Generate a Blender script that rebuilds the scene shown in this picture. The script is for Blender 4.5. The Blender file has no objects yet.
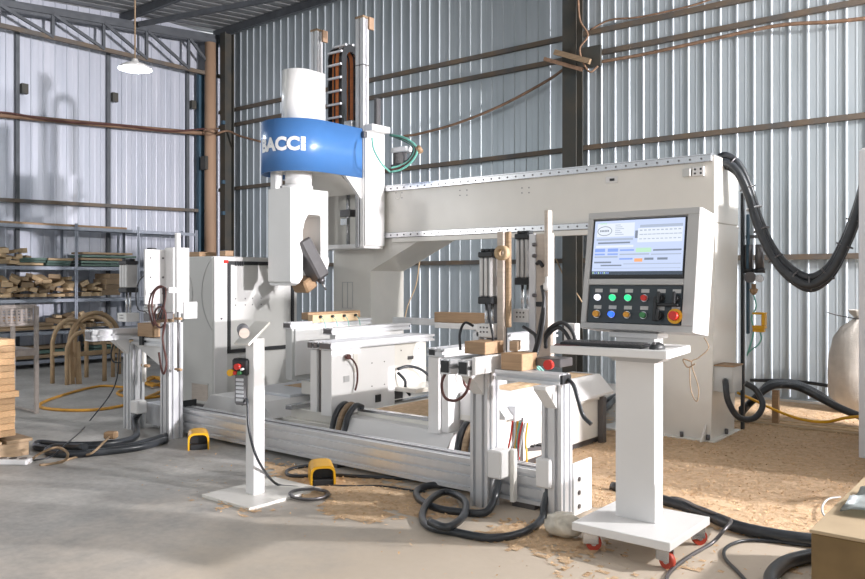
import bpy, bmesh, math, random
from mathutils import Vector, Matrix
random.seed(7)
SC = bpy.context.scene
COL = SC.collection

# ------------------------------------------------------------------ camera, world, light, exposure
FPX, PCX, PCY, EYE = 790.0, 432.5, 279.5, 1.4
CA, CB = 982.5 / math.hypot(982.5, 790), 790 / math.hypot(982.5, 790)
cam_d = bpy.data.cameras.new('camera')
cam_d.sensor_width = 36.0
cam_d.lens = 36.0 * FPX / 865
cam_d.shift_y = -(289.5 - PCY) / 865
cam = bpy.data.objects.new('camera', cam_d)
cam.location = (0, 0, EYE)
cam.rotation_euler = (math.pi / 2, 0, math.atan2(CB, CA))
COL.objects.link(cam)
SC.camera = cam

SC.view_settings.view_transform = 'Standard'
SC.view_settings.look = 'None'
SC.view_settings.gamma = 1
SC.view_settings.use_curve_mapping = False
SC.view_settings.exposure = 0.06

world = bpy.data.worlds.new('world')
SC.world = world
world.use_nodes = True
world.node_tree.nodes['Background'].inputs[0].default_value = (0.93, 0.97, 1.0, 1)
world.node_tree.nodes['Background'].inputs[1].default_value = 0.84

def light(name, kind, loc, power, color=(1, 1, 1), size=0.3):
    d = bpy.data.lights.new(name, kind)
    d.energy = power; d.color = color
    if kind == 'POINT': d.shadow_soft_size = size
    o = bpy.data.objects.new(name, d); o.location = loc
    COL.objects.link(o)
    return o
light('flood_lamp', 'POINT', (14.0, 7.1, 3.0), 17000, (1.0, 0.955, 0.99), 0.2)
light('hall_lamp', 'POINT', (-2.2, 2.2, 4.9), 70, (1.0, 0.97, 0.93), 0.25)
light('far_lamp', 'POINT', (-10.9, -1.0, 2.9), 260, (1.0, 0.98, 0.95), 0.3)
light('bay_lamp', 'POINT', (4.0, 7.6, 4.2), 3000, (1.0, 0.965, 0.95), 0.12)

# ------------------------------------------------------------------ helpers
def ray(x, y):
    cx = (x - PCX) / FPX
    return (CA * cx - CB, CB * cx + CA, -(y - PCY) / FPX)
def FX(x, y, v):
    d = ray(x, y); t = v / d[0]; return Vector((v, d[1] * t, EYE + d[2] * t))
def FY(x, y, v):
    d = ray(x, y); t = v / d[1]; return Vector((d[0] * t, v, EYE + d[2] * t))
def FZ(x, y, v=0.0):
    d = ray(x, y); t = (v - EYE) / d[2]; return Vector((d[0] * t, d[1] * t, v))

def crv(pts, k=6, closed=False):
    P = [Vector(p) for p in pts]
    if len(P) < 3: return P
    out = []
    n = len(P)
    rng = range(n) if closed else range(n - 1)
    for i in rng:
        p1 = P[i]; p2 = P[(i + 1) % n]
        p0 = P[i - 1] if (i > 0 or closed) else p1 * 2 - p2
        p3 = P[(i + 2) % n] if (i + 2 < n or closed) else p2 * 2 - p1
        for j in range(k):
            t = j / k
            out.append(0.5 * ((2 * p1) + (p2 - p0) * t + (2 * p0 - 5 * p1 + 4 * p2 - p3) * t * t + (3 * p1 - p0 - 3 * p2 + p3) * t ** 3))
    if not closed: out.append(P[-1])
    return out

class MB:
    def __init__(s):
        s.bm = bmesh.new(); s.mi = 0
    def _mark(s):
        for f in s.bm.faces: f.tag = True
    def _done(s, smooth=None):
        for f in s.bm.faces:
            if not f.tag:
                f.material_index = s.mi
                if smooth is not None: f.smooth = smooth
                f.tag = True
        return s
    def box(s, x0, x1, y0, y1, z0, z1, bev=0.0, mat=None):
        s._mark()
        r = bmesh.ops.create_cube(s.bm, size=1.0)
        vs = r['verts']
        for v in vs:
            v.co = Vector((x0 + (v.co.x + .5) * (x1 - x0), y0 + (v.co.y + .5) * (y1 - y0), z0 + (v.co.z + .5) * (z1 - z0)))
            if mat is not None: v.co = mat @ v.co
        if bev > 0:
            es = list({e for v in vs for e in v.link_edges})
            bmesh.ops.bevel(s.bm, geom=es, offset=bev, segments=1, affect='EDGES', clamp_overlap=True)
        return s._done()
    def cbox(s, c, size, rot=(0, 0, 0), bev=0.0):
        from mathutils import Euler
        m = Matrix.Translation(Vector(c)) @ Euler(rot).to_matrix().to_4x4()
        a, b, d = size
        return s.box(-a / 2, a / 2, -b / 2, b / 2, -d / 2, d / 2, bev, m)
    def bar(s, p0, p1, w, h=None, bev=0.0):
        h = h or w
        p0 = Vector(p0); p1 = Vector(p1); d = p1 - p0
        q = d.to_track_quat('X', 'Z').to_matrix().to_4x4()
        m = Matrix.Translation((p0 + p1) / 2) @ q
        L = d.length
        return s.box(-L / 2, L / 2, -w / 2, w / 2, -h / 2, h / 2, bev, m)
    def cyl(s, p0, p1, r0, r1=None, n=16, caps=True):
        r1 = r0 if r1 is None else r1
        s._mark()
        p0 = Vector(p0); p1 = Vector(p1); d = (p1 - p0).normalized()
        u = d.orthogonal().normalized(); w = d.cross(u)
        A = []; B = []
        for i in range(n):
            t = 2 * math.pi * i / n
            o = u * math.cos(t) + w * math.sin(t)
            A.append(s.bm.verts.new(p0 + o * r0)); B.append(s.bm.verts.new(p1 + o * r1))
        for i in range(n):
            j = (i + 1) % n
            f = s.bm.faces.new((A[i], A[j], B[j], B[i])); f.smooth = True
        if caps:
            s.bm.faces.new(A[::-1]); s.bm.faces.new(B)
        return s._done()
    def tube(s, pts, r, n=8, k=6, closed=False, rf=None):
        P = crv(pts, k, closed)
        s._mark()
        rings = []
        m = len(P); u = None
        for i in range(m):
            if closed: d = P[(i + 1) % m] - P[i - 1]
            else: d = P[min(i + 1, m - 1)] - P[max(i - 1, 0)]
            if d.length < 1e-7: d = Vector((0, 0, 1))
            d.normalize()
            if u is None: u = d.orthogonal().normalized()
            else:
                u = u - d * u.dot(d)
                u = d.orthogonal().normalized() if u.length < 1e-5 else u.normalized()
            w = d.cross(u)
            rr = r if rf is None else r * rf(i / max(1, m - 1), i)
            rings.append([s.bm.verts.new(P[i] + (u * math.cos(2 * math.pi * j / n) + w * math.sin(2 * math.pi * j / n)) * rr) for j in range(n)])
        for i in range(m if closed else m - 1):
            a = rings[i]; b = rings[(i + 1) % m]
            for j in range(n):
                f = s.bm.faces.new((a[j], a[(j + 1) % n], b[(j + 1) % n], b[j])); f.smooth = True
        if not closed:
            s.bm.faces.new(rings[0][::-1]); s.bm.faces.new(rings[-1])
        return s._done()
    def prism(s, prof, axis, a0, a1, smooth=False, bev=0):
        s._mark()
        def mk(p, a):
            if axis == 'x': return (a, p[0], p[1])
            if axis == 'y': return (p[0], a, p[1])
            return (p[0], p[1], a)
        A = [s.bm.verts.new(mk(p, a0)) for p in prof]; B = [s.bm.verts.new(mk(p, a1)) for p in prof]
        n = len(prof); fs = []
        for i in range(n):
            j = (i + 1) % n
            f = s.bm.faces.new((A[i], A[j], B[j], B[i])); f.smooth = smooth; fs.append(f)
        fs.append(s.bm.faces.new(A[::-1])); fs.append(s.bm.faces.new(B))
        bmesh.ops.recalc_face_normals(s.bm, faces=fs)
        return s._done()
    def lathe(s, c, prof, n=20, axis='z'):
        s._mark()
        c = Vector(c); R = []
        for (r, h) in prof:
            ring = []
            for i in range(n):
                t = 2 * math.pi * i / n
                x, y = r * math.cos(t), r * math.sin(t)
                o = Vector((x, y, h)) if axis == 'z' else (Vector((h, x, y)) if axis == 'x' else Vector((x, h, y)))
                ring.append(s.bm.verts.new(c + o))
            R.append(ring)
        for a, b in zip(R, R[1:]):
            for i in range(n):
                f = s.bm.faces.new((a[i], a[(i + 1) % n], b[(i + 1) % n], b[i])); f.smooth = True
        return s._done()
    def quad(s, a, b, c, d):
        s._mark()
        s.bm.faces.new([s.bm.verts.new(Vector(p)) for p in (a, b, c, d)])
        return s._done()
    def build(s, name, mats, parent=None, label=None, kind=None):
        bm = s.bm
        me = bpy.data.meshes.new(name)
        if bm.verts:
            lo = Vector([min(v.co[i] for v in bm.verts) for i in range(3)])
            hi = Vector([max(v.co[i] for v in bm.verts) for i in range(3)])
        else: lo = hi = Vector((0, 0, 0))
        c = (lo + hi) / 2; c.z = lo.z
        for v in bm.verts: v.co -= c
        bm.to_mesh(me); bm.free()
        for m in (mats if isinstance(mats, (list, tuple)) else [mats]): me.materials.append(m)
        o = bpy.data.objects.new(name, me)
        COL.objects.link(o)
        base = Vector((0, 0, 0))
        p = parent
        while p is not None:
            base += p.location; p = p.parent
        o.location = c - base
        if parent is not None: o.parent = parent
        if label: o['label'] = label
        if kind: o['kind'] = kind
        return o

def tag(o, label, cat, group=None):
    o['label'] = label; o['category'] = cat
    if group: o['group'] = group
    return o
def thing(name, label, cat, loc=(0, 0, 0), group=None):
    o = bpy.data.objects.new(name, None); COL.objects.link(o)
    o.location = loc; o.empty_display_size = .1
    return tag(o, label, cat, group)
def struct(name, loc=(0, 0, 0)):
    o = bpy.data.objects.new(name, None); COL.objects.link(o); o.location = loc; o['kind'] = 'structure'; return o
def share(src, parent, loc, rot=None, scale=None, name=None):
    c = src.copy(); COL.objects.link(c); c.parent = parent; c.location = loc
    if rot is not None: c.rotation_euler = rot
    if scale is not None: c.scale = scale
    return c
def dup(root, loc, rotz=None, label=None):
    r = root.copy(); COL.objects.link(r); r.location = loc
    if rotz is not None: r.rotation_euler = (0, 0, rotz)
    if label: r['label'] = label
    for ch in list(root.children):
        c = ch.copy(); COL.objects.link(c); c.parent = r
        for g in list(ch.children):
            d = g.copy(); COL.objects.link(d); d.parent = c
    return r

# ------------------------------------------------------------------ materials
def mat(name, col, rough=.5, metal=0.0, var=0.08, scale=6.0, bump=0.0, bscale=60.0, col2=None, stretch=None, emit=None, estr=0, spec=.5, coat=0, rnd=0.0, detail=4, alpha=1.0, trans=0.0):
    m = bpy.data.materials.new(name); m.use_nodes = True
    nt = m.node_tree; N = nt.nodes; L = nt.links
    b = N['Principled BSDF']
    b.inputs['Roughness'].default_value = rough; b.inputs['Metallic'].default_value = metal
    b.inputs['Specular IOR Level'].default_value = spec
    if coat: b.inputs['Coat Weight'].default_value = coat
    if trans: b.inputs['Transmission Weight'].default_value = trans
    tc = N.new('ShaderNodeTexCoord'); mp = N.new('ShaderNodeMapping')
    L.new(tc.outputs['Object'], mp.inputs[0])
    if stretch: mp.inputs['Scale'].default_value = stretch
    nz = N.new('ShaderNodeTexNoise'); nz.inputs['Scale'].default_value = scale; nz.inputs['Detail'].default_value = detail
    L.new(mp.outputs[0], nz.inputs['Vector'])
    rp = N.new('ShaderNodeValToRGB')
    c2 = col2 if col2 else tuple(max(0, c * (1 - var * 2)) for c in col)
    rp.color_ramp.elements[0].position = .3; rp.color_ramp.elements[1].position = .7
    rp.color_ramp.elements[0].color = (*c2, 1); rp.color_ramp.elements[1].color = (*col, 1)
    L.new(nz.outputs[0], rp.inputs[0])
    out = rp.outputs[0]
    if rnd:
        oi = N.new('ShaderNodeObjectInfo'); hs = N.new('ShaderNodeHueSaturation')
        mr = N.new('ShaderNodeMapRange'); mr.inputs[3].default_value = 1 - rnd; mr.inputs[4].default_value = 1 + rnd
        L.new(oi.outputs['Random'], mr.inputs[0]); L.new(mr.outputs[0], hs.inputs['Value'])
        L.new(out, hs.inputs['Color']); out = hs.outputs[0]
    L.new(out, b.inputs['Base Color'])
    if bump:
        n2 = N.new('ShaderNodeTexNoise'); n2.inputs['Scale'].default_value = bscale; n2.inputs['Detail'].default_value = 5
        L.new(mp.outputs[0], n2.inputs['Vector'])
        bp = N.new('ShaderNodeBump'); bp.inputs['Strength'].default_value = bump; bp.inputs['Distance'].default_value = .01
        L.new(n2.outputs[0], bp.inputs['Height']); L.new(bp.outputs[0], b.inputs['Normal'])
    if emit:
        b.inputs['Emission Color'].default_value = (*emit, 1); b.inputs['Emission Strength'].default_value = estr
    return m

K = {}
K['ivory'] = mat('ivory_paint', (.79, .77, .72), .27, 0, .03, 3)
K['white'] = mat('white_paint', (.76, .755, .75), .4, 0, .02, 4)
K['head'] = mat('white_gloss', (.83, .83, .82), .28, 0, .015, 4, coat=.3)
K['grey'] = mat('light_grey_paint', (.56, .57, .56), .45, 0, .03, 3)
K['cabinet'] = mat('cabinet_grey', (.60, .60, .58), .42, 0, .03, 3)
K['console'] = mat('console_paint', (.46, .46, .46), .42, 0, .02, 4)
K['alu'] = mat('anodised_aluminium', (.68, .69, .71), .34, .35, .03, 20, stretch=(1, 1, .1))
K['alud'] = mat('dark_aluminium', (.20, .20, .21), .5, .3, .05)  # dark tone that puts shade into gaps; also used for plain dark parts
K['cylalu'] = mat('cylinder_aluminium', (.58, .57, .56), .35, .5, .03, 20)
K['steel'] = mat('bright_steel', (.62, .63, .65), .25, .9, .05)
K['dsteel'] = mat('dark_steel', (.16, .155, .16), .35, .6, .1)
K['black'] = mat('black_plastic', (.022, .024, .027), .45, 0, .1)
K['rubber'] = mat('black_hose', (.036, .041, .048), .30, 0, .15, 20)
K['blue'] = mat('blue_paint', (.065, .19, .46), .28, 0, .04, 3, coat=.2)
K['bluein'] = K['blue']
K['letter'] = mat('white_lettering', (.86, .87, .88), .5, 0, .01)
K['brown'] = mat('brown_cable', (.10, .035, .03), .5, 0, .1)
K['orange'] = mat('orange_cable', (.75, .24, .07), .5, 0, .12, 30)
K['teal'] = mat('green_hose', (.18, .50, .42), .4, 0, .05)
K['yellow'] = mat('yellow_plastic', (.80, .42, .015), .38, 0, .06)
K['yhose'] = mat('amber_hose', (.72, .36, .05), .45, 0, .1, 20)
K['red'] = mat('red_plastic', (.62, .03, .02), .35, 0, .05)
K['casterred'] = mat('red_wheel', (.50, .06, .03), .5, 0, .1)
K['tan'] = mat('plywood', (.45, .29, .165), .6, 0, .12, 5, stretch=(1, 6, 20), rnd=.15)
K['wood'] = mat('pale_wood', (.62, .45, .27), .65, 0, .14, 5, stretch=(2, 2, 16), rnd=.3, bump=.15)
K['woodd'] = mat('weathered_wood', (.37, .26, .16), .7, 0, .18, 5, stretch=(2, 2, 14), rnd=.25, bump=.2)
K['beige'] = mat('beige_wood', (.56, .49, .43), .6, 0, .08, 5, stretch=(2, 2, 10))
K['bent'] = mat('bent_wood', (.48, .33, .19), .6, 0, .12, 6, rnd=.12)
K['block'] = mat('block_wood', (.72, .45, .24), .65, 0, .15, 8, rnd=.25, bump=.15)
K['chair'] = mat('grey_rattan', (.40, .35, .32), .6, 0, .12, 14)
K['green'] = mat('green_board', (.10, .17, .14), .6, 0, .15, 6, rnd=.3)
K['rack'] = mat('galvanised_rack', (.33, .36, .42), .45, .3, .1, 20)
K['pole'] = mat('timber_pole', (.27, .165, .105), .75, 0, .2, 5, stretch=(3, 1, 3))
K['girt'] = mat('steel_girt', (.10, .095, .09), .65, .1, .2, 3, col2=(.16, .115, .075))
K['truss'] = mat('truss_steel', (.11, .12, .135), .55, .3, .15, 5)
K['colst'] = mat('column_steel', (.035, .042, .042), .6, .1, .25, 3, col2=(.07, .06, .045))
K['rust'] = mat('rusty_post', (.40, .26, .17), .7, 0, .15, 3, stretch=(1, 1, .2))
K['bluest'] = mat('blue_post', (.035, .085, .13), .55, 0, .15, 3)
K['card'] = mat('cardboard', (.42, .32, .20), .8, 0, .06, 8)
K['cardshade'] = mat('cardboard_shaded', (.20, .13, .055), .8, 0, .15, 8)  # darker copy of the cardboard, shade of the front put into its colour
K['plastic'] = mat('plastic_film', (.62, .68, .68), .3, 0, .12, 10, bump=.6, bscale=14)
K['sack'] = mat('woven_sack', (.62, .58, .53), .75, 0, .10, 9, bump=.5, bscale=90)
K['bag'] = mat('clear_bag', (.72, .66, .55), .25, 0, .2, 14, bump=.7, bscale=20)
K['ltblue'] = mat('pale_plastic', (.70, .72, .76), .45, 0, .03)
K['stone'] = mat('concrete_block', (.5, .48, .45), .8, 0, .1)
K['panel'] = mat('dark_panel', (.030, .042, .052), .35, 0, .05)
K['bamboo'] = K['wood']

def wall_mat(name, col, col2, axis):
    m = mat(name, col, .42, .30, .1, 1.6, col2=col2, stretch=(2.2, 2.2, .35), bump=.06, bscale=8, rnd=.05)
    return m
K['wl'] = wall_mat('zinc_sheet_left', (.53, .55, .62), (.43, .46, .53), 'y')
K['wr'] = wall_mat('zinc_sheet_right', (.48, .53, .57), (.38, .43, .46), 'x')
K['roof'] = mat('roof_sheet', (.30, .31, .32), .5, .3, .12, 2)

# floor: grey concrete with stains and a dusting of sawdust
def floor_mat():
    m = bpy.data.materials.new('concrete_floor'); m.use_nodes = True
    nt = m.node_tree; N = nt.nodes; L = nt.links; b = N['Principled BSDF']
    g = N.new('ShaderNodeNewGeometry')
    def noise(s, d=6, rough=.6):
        n = N.new('ShaderNodeTexNoise'); n.inputs['Scale'].default_value = s; n.inputs['Detail'].default_value = d; n.inputs['Roughness'].default_value = rough
        L.new(g.outputs['Position'], n.inputs['Vector']); return n
    n1 = noise(1.3); r1 = N.new('ShaderNodeValToRGB')
    r1.color_ramp.elements[0].position = .35; r1.color_ramp.elements[1].position = .68
    r1.color_ramp.elements[0].color = (.34, .33, .315, 1); r1.color_ramp.elements[1].color = (.56, .55, .53, 1)
    L.new(n1.outputs[0], r1.inputs[0])
    n2 = noise(22, 8); r2 = N.new('ShaderNodeValToRGB')
    r2.color_ramp.elements[0].position = .3; r2.color_ramp.elements[1].position = .75
    r2.color_ramp.elements[0].color = (.80, .80, .80, 1); r2.color_ramp.elements[1].color = (1.08, 1.07, 1.05, 1)
    L.new(n2.outputs[0], r2.inputs[0])
    mx = N.new('ShaderNodeMix'); mx.data_type = 'RGBA'; mx.blend_type = 'MULTIPLY'; mx.inputs[0].default_value = 1
    L.new(r1.outputs[0], mx.inputs[6]); L.new(r2.outputs[0], mx.inputs[7])
    # dust: more towards +X
    sp = N.new('ShaderNodeSeparateXYZ'); L.new(g.outputs['Position'], sp.inputs[0])
    mr = N.new('ShaderNodeMapRange'); mr.inputs[1].default_value = -5.0; mr.inputs[2].default_value = -2.2
    L.new(sp.outputs[0], mr.inputs[0])
    n3 = noise(2.6, 7); ad = N.new('ShaderNodeMath'); ad.operation = 'ADD'
    L.new(mr.outputs[0], ad.inputs[0]); L.new(n3.outputs[0], ad.inputs[1])
    r3 = N.new('ShaderNodeMapRange'); r3.inputs[1].default_value = .62; r3.inputs[2].default_value = 1.35; r3.inputs[4].default_value = .8
    L.new(ad.outputs[0], r3.inputs[0])
    dm = N.new('ShaderNodeMix'); dm.data_type = 'RGBA'
    L.new(r3.outputs[0], dm.inputs[0]); L.new(mx.outputs[2], dm.inputs[6]); dm.inputs[7].default_value = (.60, .50, .39, 1)
    L.new(dm.outputs[2], b.inputs['Base Color'])
    b.inputs['Roughness'].default_value = .62
    bp = N.new('ShaderNodeBump'); bp.inputs['Strength'].default_value = .12; bp.inputs['Distance'].default_value = .01
    L.new(n2.outputs[0], bp.inputs['Height']); L.new(bp.outputs[0], b.inputs['Normal'])
    return m
K['floor'] = floor_mat()
K['dust'] = mat('sawdust_layer', (.74, .54, .35), .9, 0, .2, 26, col2=(.54, .37, .22), bump=.9, bscale=140, detail=8)
K['chips'] = mat('sawdust_chips', (.78, .56, .34), .85, 0, .2, 30, col2=(.52, .32, .16))

# ------------------------------------------------------------------ structure: floor, walls, roof
XL, YR = -13.35, 9.8
o = MB().box(XL - .3, 12, -6, YR + .3, -.12, 0).build('floor', K['floor']); o['kind'] = 'structure'

def sheet_profile(w=1.0, pitch=.2, h=.013):
    pts = []; n = int(round(w / pitch))
    for i in range(n):
        a = i * pitch
        pts += [(a, 0), (a + .009, h), (a + .026, h), (a + .035, 0), (a + .108, 0), (a + .114, .002), (a + .126, .002), (a + .132, 0)]
    pts.append((w + .01, 0))
    return pts
def sheet_mesh(zh, along):
    mb = MB(); mb._mark(); pr = sheet_profile(); th = .004
    rows = []
    for z in (0, zh):
        rows.append([mb.bm.verts.new((p[0], -p[1], z) if along == 'x' else (p[1], p[0], z)) for p in pr])
    rb = []
    for z in (0, zh):
        rb.append([mb.bm.verts.new((p[0], -p[1] + th, z) if along == 'x' else (p[1] - th, p[0], z)) for p in pr])
    for i in range(len(pr) - 1):
        mb.bm.faces.new((rows[0][i], rows[0][i + 1], rows[1][i + 1], rows[1][i]))
        mb.bm.faces.new((rb[0][i + 1], rb[0][i], rb[1][i], rb[1][i + 1]))
        mb.bm.faces.new((rows[1][i], rows[1][i + 1], rb[1][i + 1], rb[1][i]))
        mb.bm.faces.new((rows[0][i + 1], rows[0][i], rb[0][i], rb[0][i + 1]))
    bmesh.ops.recalc_face_normals(mb.bm, faces=mb.bm.faces[:])
    return mb
def put_sheets(parent, along, n, start, zh, m):
    mb = sheet_mesh(zh, along)
    me = bpy.data.meshes.new('sheet'); mb.bm.to_mesh(me); mb.bm.free(); me.materials.append(m)
    for i in range(n):
        s = bpy.data.objects.new('sheet', me); COL.objects.link(s); s.parent = parent
        jig = .003 * (i % 2)
        s.location = (start + i, YR - .01 - jig, 0.03) if along == 'x' else (XL + .01 + jig, start + i, 0.03)
wr = struct('wall_right')
put_sheets(wr, 'x', 20, XL, 6.25, K['wr'])
MB().box(XL, 7, YR - .004, YR + .1, 0, 6.4).build('backing', K['wr'], wr)
for z in (4.76, 4.46, 3.2, 1.66):
    MB().box(XL, 7, YR - .10, YR - .045, z - .032, z + .032).build('girt', K['girt'], wr)
wl = struct('wall_left')
put_sheets(wl, 'y', 8, 1.8, 6.2, K['wl'])
MB().box(XL - .1, XL + .004, 1.8, YR, 0, 6.3).build('backing', K['wl'], wl)
for y in (5.77, 7.33, 8.95):
    MB().box(XL + .045, XL + .085, y - .03, y + .03, 0, 5.5).build('stud', K['truss'], wl)
    MB().box(XL + .09, XL + .17, y + .03, y + .13, 4.42 + .2 * (y - 5.77) * .45, 4.58 + .2 * (y - 5.77) * .45).build('fixing_box', K['colst'], wl)
MB().bar((XL + .15, 1.8, 2.59), (XL + .15, 9.5, 2.75), .05, .06).build('girt', K['girt'], wl)

def roof_z(y): return 6.42 + (y - YR) * .10
ce = struct('ceiling')
mb = MB(); mb._mark()
prof = []
x = XL - .2
while x < 7.5:
    prof += [(x, 0), (x + .02, .035), (x + .07, .035), (x + .09, 0)]; x += .25
r0 = [mb.bm.verts.new((p[0], YR + .1, roof_z(YR + .1) + p[1])) for p in prof]
r1 = [mb.bm.verts.new((p[0], -3, roof_z(-3) + p[1])) for p in prof]
for i in range(len(prof) - 1): mb.bm.faces.new((r0[i], r0[i + 1], r1[i + 1], r1[i]))
mb._done(); mb.build('roof_sheet', K['roof'], ce)
for y in (9.62, 7.6, 5.6, 3.6, 1.6):
    MB().bar((XL, y, roof_z(y) - .09), (6, y, roof_z(y) - .09), .07, .14).build('purlin', K['truss'], ce)
for x in (XL + .25, -7.9, -2.0):
    MB().bar((x, 9.7, roof_z(9.7) - .26), (x, -2, roof_z(-2) - .26), .10, .18).build('rafter', K['truss'], ce)
MB().bar((-12.9, 7.7, 5.95), (-8.0, 9.3, 6.15), .06, .08).build('brace', K['truss'], ce)

# gable truss
tr = thing('roof_truss', 'dark steel roof truss with zigzag braces along the top of the left wall', 'truss', (-13.05, 5, 5.3))
YN = [3.6, 4.5, 5.384, 6.228, 7.112, 7.933, 8.813, 9.448]
zb = lambda y: 5.36 + .005 * y
zt = lambda y: 5.70 + (y - 5.38) * .085
MB().bar((-13.05, 2.6, zb(2.6)), (-13.05, 9.6, zb(9.6)), .06, .07).build('bottom_chord', K['girt'], tr)
MB().bar((-13.05, 2.6, zt(2.6) + .03), (-13.05, 9.6, zt(9.6) + .03), .07, .08).build('top_chord', K['truss'], tr)
for i, y in enumerate(YN):
    MB().bar((-13.05, y, zb(y)), (-13.05, y, zt(y)), .05, .05).build('post', K['truss'], tr)
    if i: MB().bar((-13.02, YN[i - 1], zt(YN[i - 1])), (-13.02, y, zb(y)), .04, .05).build('diagonal', K['truss'], tr)

# corner and wall columns
MB2 = MB()
c = thing('steel_column', 'dark steel corner column beside the brown round post', 'column', (-12.85, 9.4, 0))
mb = MB(); mb.box(-12.87, -12.71, 9.40, 9.42, 0, 6.2); mb.box(-12.87, -12.71, 9.60, 9.62, 0, 6.2); mb.box(-12.80, -12.78, 9.42, 9.60, 0, 6.2)
mb.build('i_section', K['colst'], c)
for z in (1.9, 2.65, 3.25, 4.4): MB().box(-12.76, -12.70, 9.34, 9.40, z, z + .07).build('cleat', K['bluest'], c)
c = tag(MB().cyl((-13.0, 9.27, 0), (-13.0, 9.27, 6.0), .12, .105, 18).build('round_post', K['rust']), 'brown round post standing in the corner of the hall', 'post')
tag(MB().box(-13.24, -13.16, 9.12, 9.24, 0, 5.4).build('corner_post', K['bluest']), 'dark blue narrow post against the left wall next to the corner', 'post')
c = thing('steel_column', 'dark green steel column on the right wall above the machine', 'column', (-5.27, 9.6, 0))
mb = MB(); mb.box(-5.37, -5.16, 9.50, 9.52, 0, 6.25); mb.box(-5.37, -5.16, 9.68, 9.70, 0, 6.25); mb.box(-5.28, -5.25, 9.52, 9.68, 0, 6.25)
mb.build('i_section', K['colst'], c)
MB().box(-5.14, -4.80, 9.50, 9.54, 4.22, 4.50).build('cleat_plate', K['colst'], c)
mb = MB(); mb.bar((-5.45, 9.44, 4.50), (-4.92, 9.44, 4.28), .05, .07); tag(mb.build('timber_offcut', K['woodd']), 'split timber offcut tied to the dark green wall column', 'timber')
mb = MB(); mb.bar((-5.62, 9.45, 4.44), (-5.05, 9.47, 4.20), .04, .05); tag(mb.build('timber_offcut', K['pole']), 'thin brown stick tied below the timber on the wall column', 'timber')

# wall cables
def cable(name, pts, r, m, label, cat='cable', group=None, n=6, k=6):
    return tag(MB().tube(pts, r, n, k).build(name, m), label, cat, group)
cable('wall_cable', [FY(585, 66, 9.62), FY(600, 62, 9.62), FY(640, 55, 9.64), FY(700, 42, 9.64), FY(775, 26, 9.64), FY(830, 22, 9.64), FY(870, 18, 9.64)], .022, K['pole'], 'brown cable running right along the wall from the column bundle')
cable('wall_cable', [FY(568, 66, 9.55), FY(545, 82, 9.62), FY(500, 106, 9.64), FY(455, 124, 9.64), FY(418, 134, 9.64), FY(404, 136, 9.6)], .020, K['pole'], 'brown cable sagging left from the column toward the machine top')
cable('wall_cable', [FY(578, -6, 9.5), FY(580, 20, 9.48), FY(588, 35, 9.47), FY(580, 48, 9.47), FY(583, 62, 9.46), FY(590, 72, 9.46), FY(598, 66, 9.48)], .014, K['pole'], 'loose brown wire hanging down the dark green wall column')
cable('wall_cable', [FY(590, 30, 9.62), FY(610, 20, 9.63), FY(640, 17, 9.63), FY(690, 6, 9.63), FY(720, -4, 9.63)], .013, K['pole'], 'thin wire tied along the top girt of the right wall')
p = thing('wall_pole', 'long brown timber pole wrapped with wire across the left wall', 'pole', (-13.2, 5.4, 4))
MB().tube([FX(-60, 110, -13.15), FX(0, 115, -13.15), FX(95, 124, -13.15), FX(193, 132.5, -13.1), FX(226, 134, -13.0)], .042, 8).build('pole', K['pole'], p)
MB().tube([FX(-60, 113, -13.05), FX(0, 112, -13.05), FX(60, 121, -13.05), FX(120, 125, -13.05), FX(170, 131, -13.05), FX(205, 129, -12.98), FX(215, 134, -12.9)], .016, 6).build('wire', K['brown'], p)
cable('wall_cable', [FX(218, 133, -12.7), FX(228, 131, -12.7), FY(240, 136, 9.5), FY(262, 142, 9.5)], .022, K['pole'], 'brown cable stub running from the corner post behind the blue shroud')
mb = MB()
for i in range(4):
    a = [Vector((-13.0 + .15 * math.cos(t + i), 9.27 + .15 * math.sin(t + i), 4.22 + .03 * i + .03 * math.sin(2 * t))) for t in [k_ * 2 * math.pi / 10 for k_ in range(10)]]
    mb.tube(a, .012, 5, 3, True)
tag(mb.build('wire_wrap', K['pole']), 'tangle of wire wrapped around the round corner post', 'wire')
tag(MB().box(-13.08, -12.92, 9.10, 9.16, 3.52, 3.78).build('junction_box', K['colst']), 'small dark board hung on the round corner post', 'box')

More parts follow.
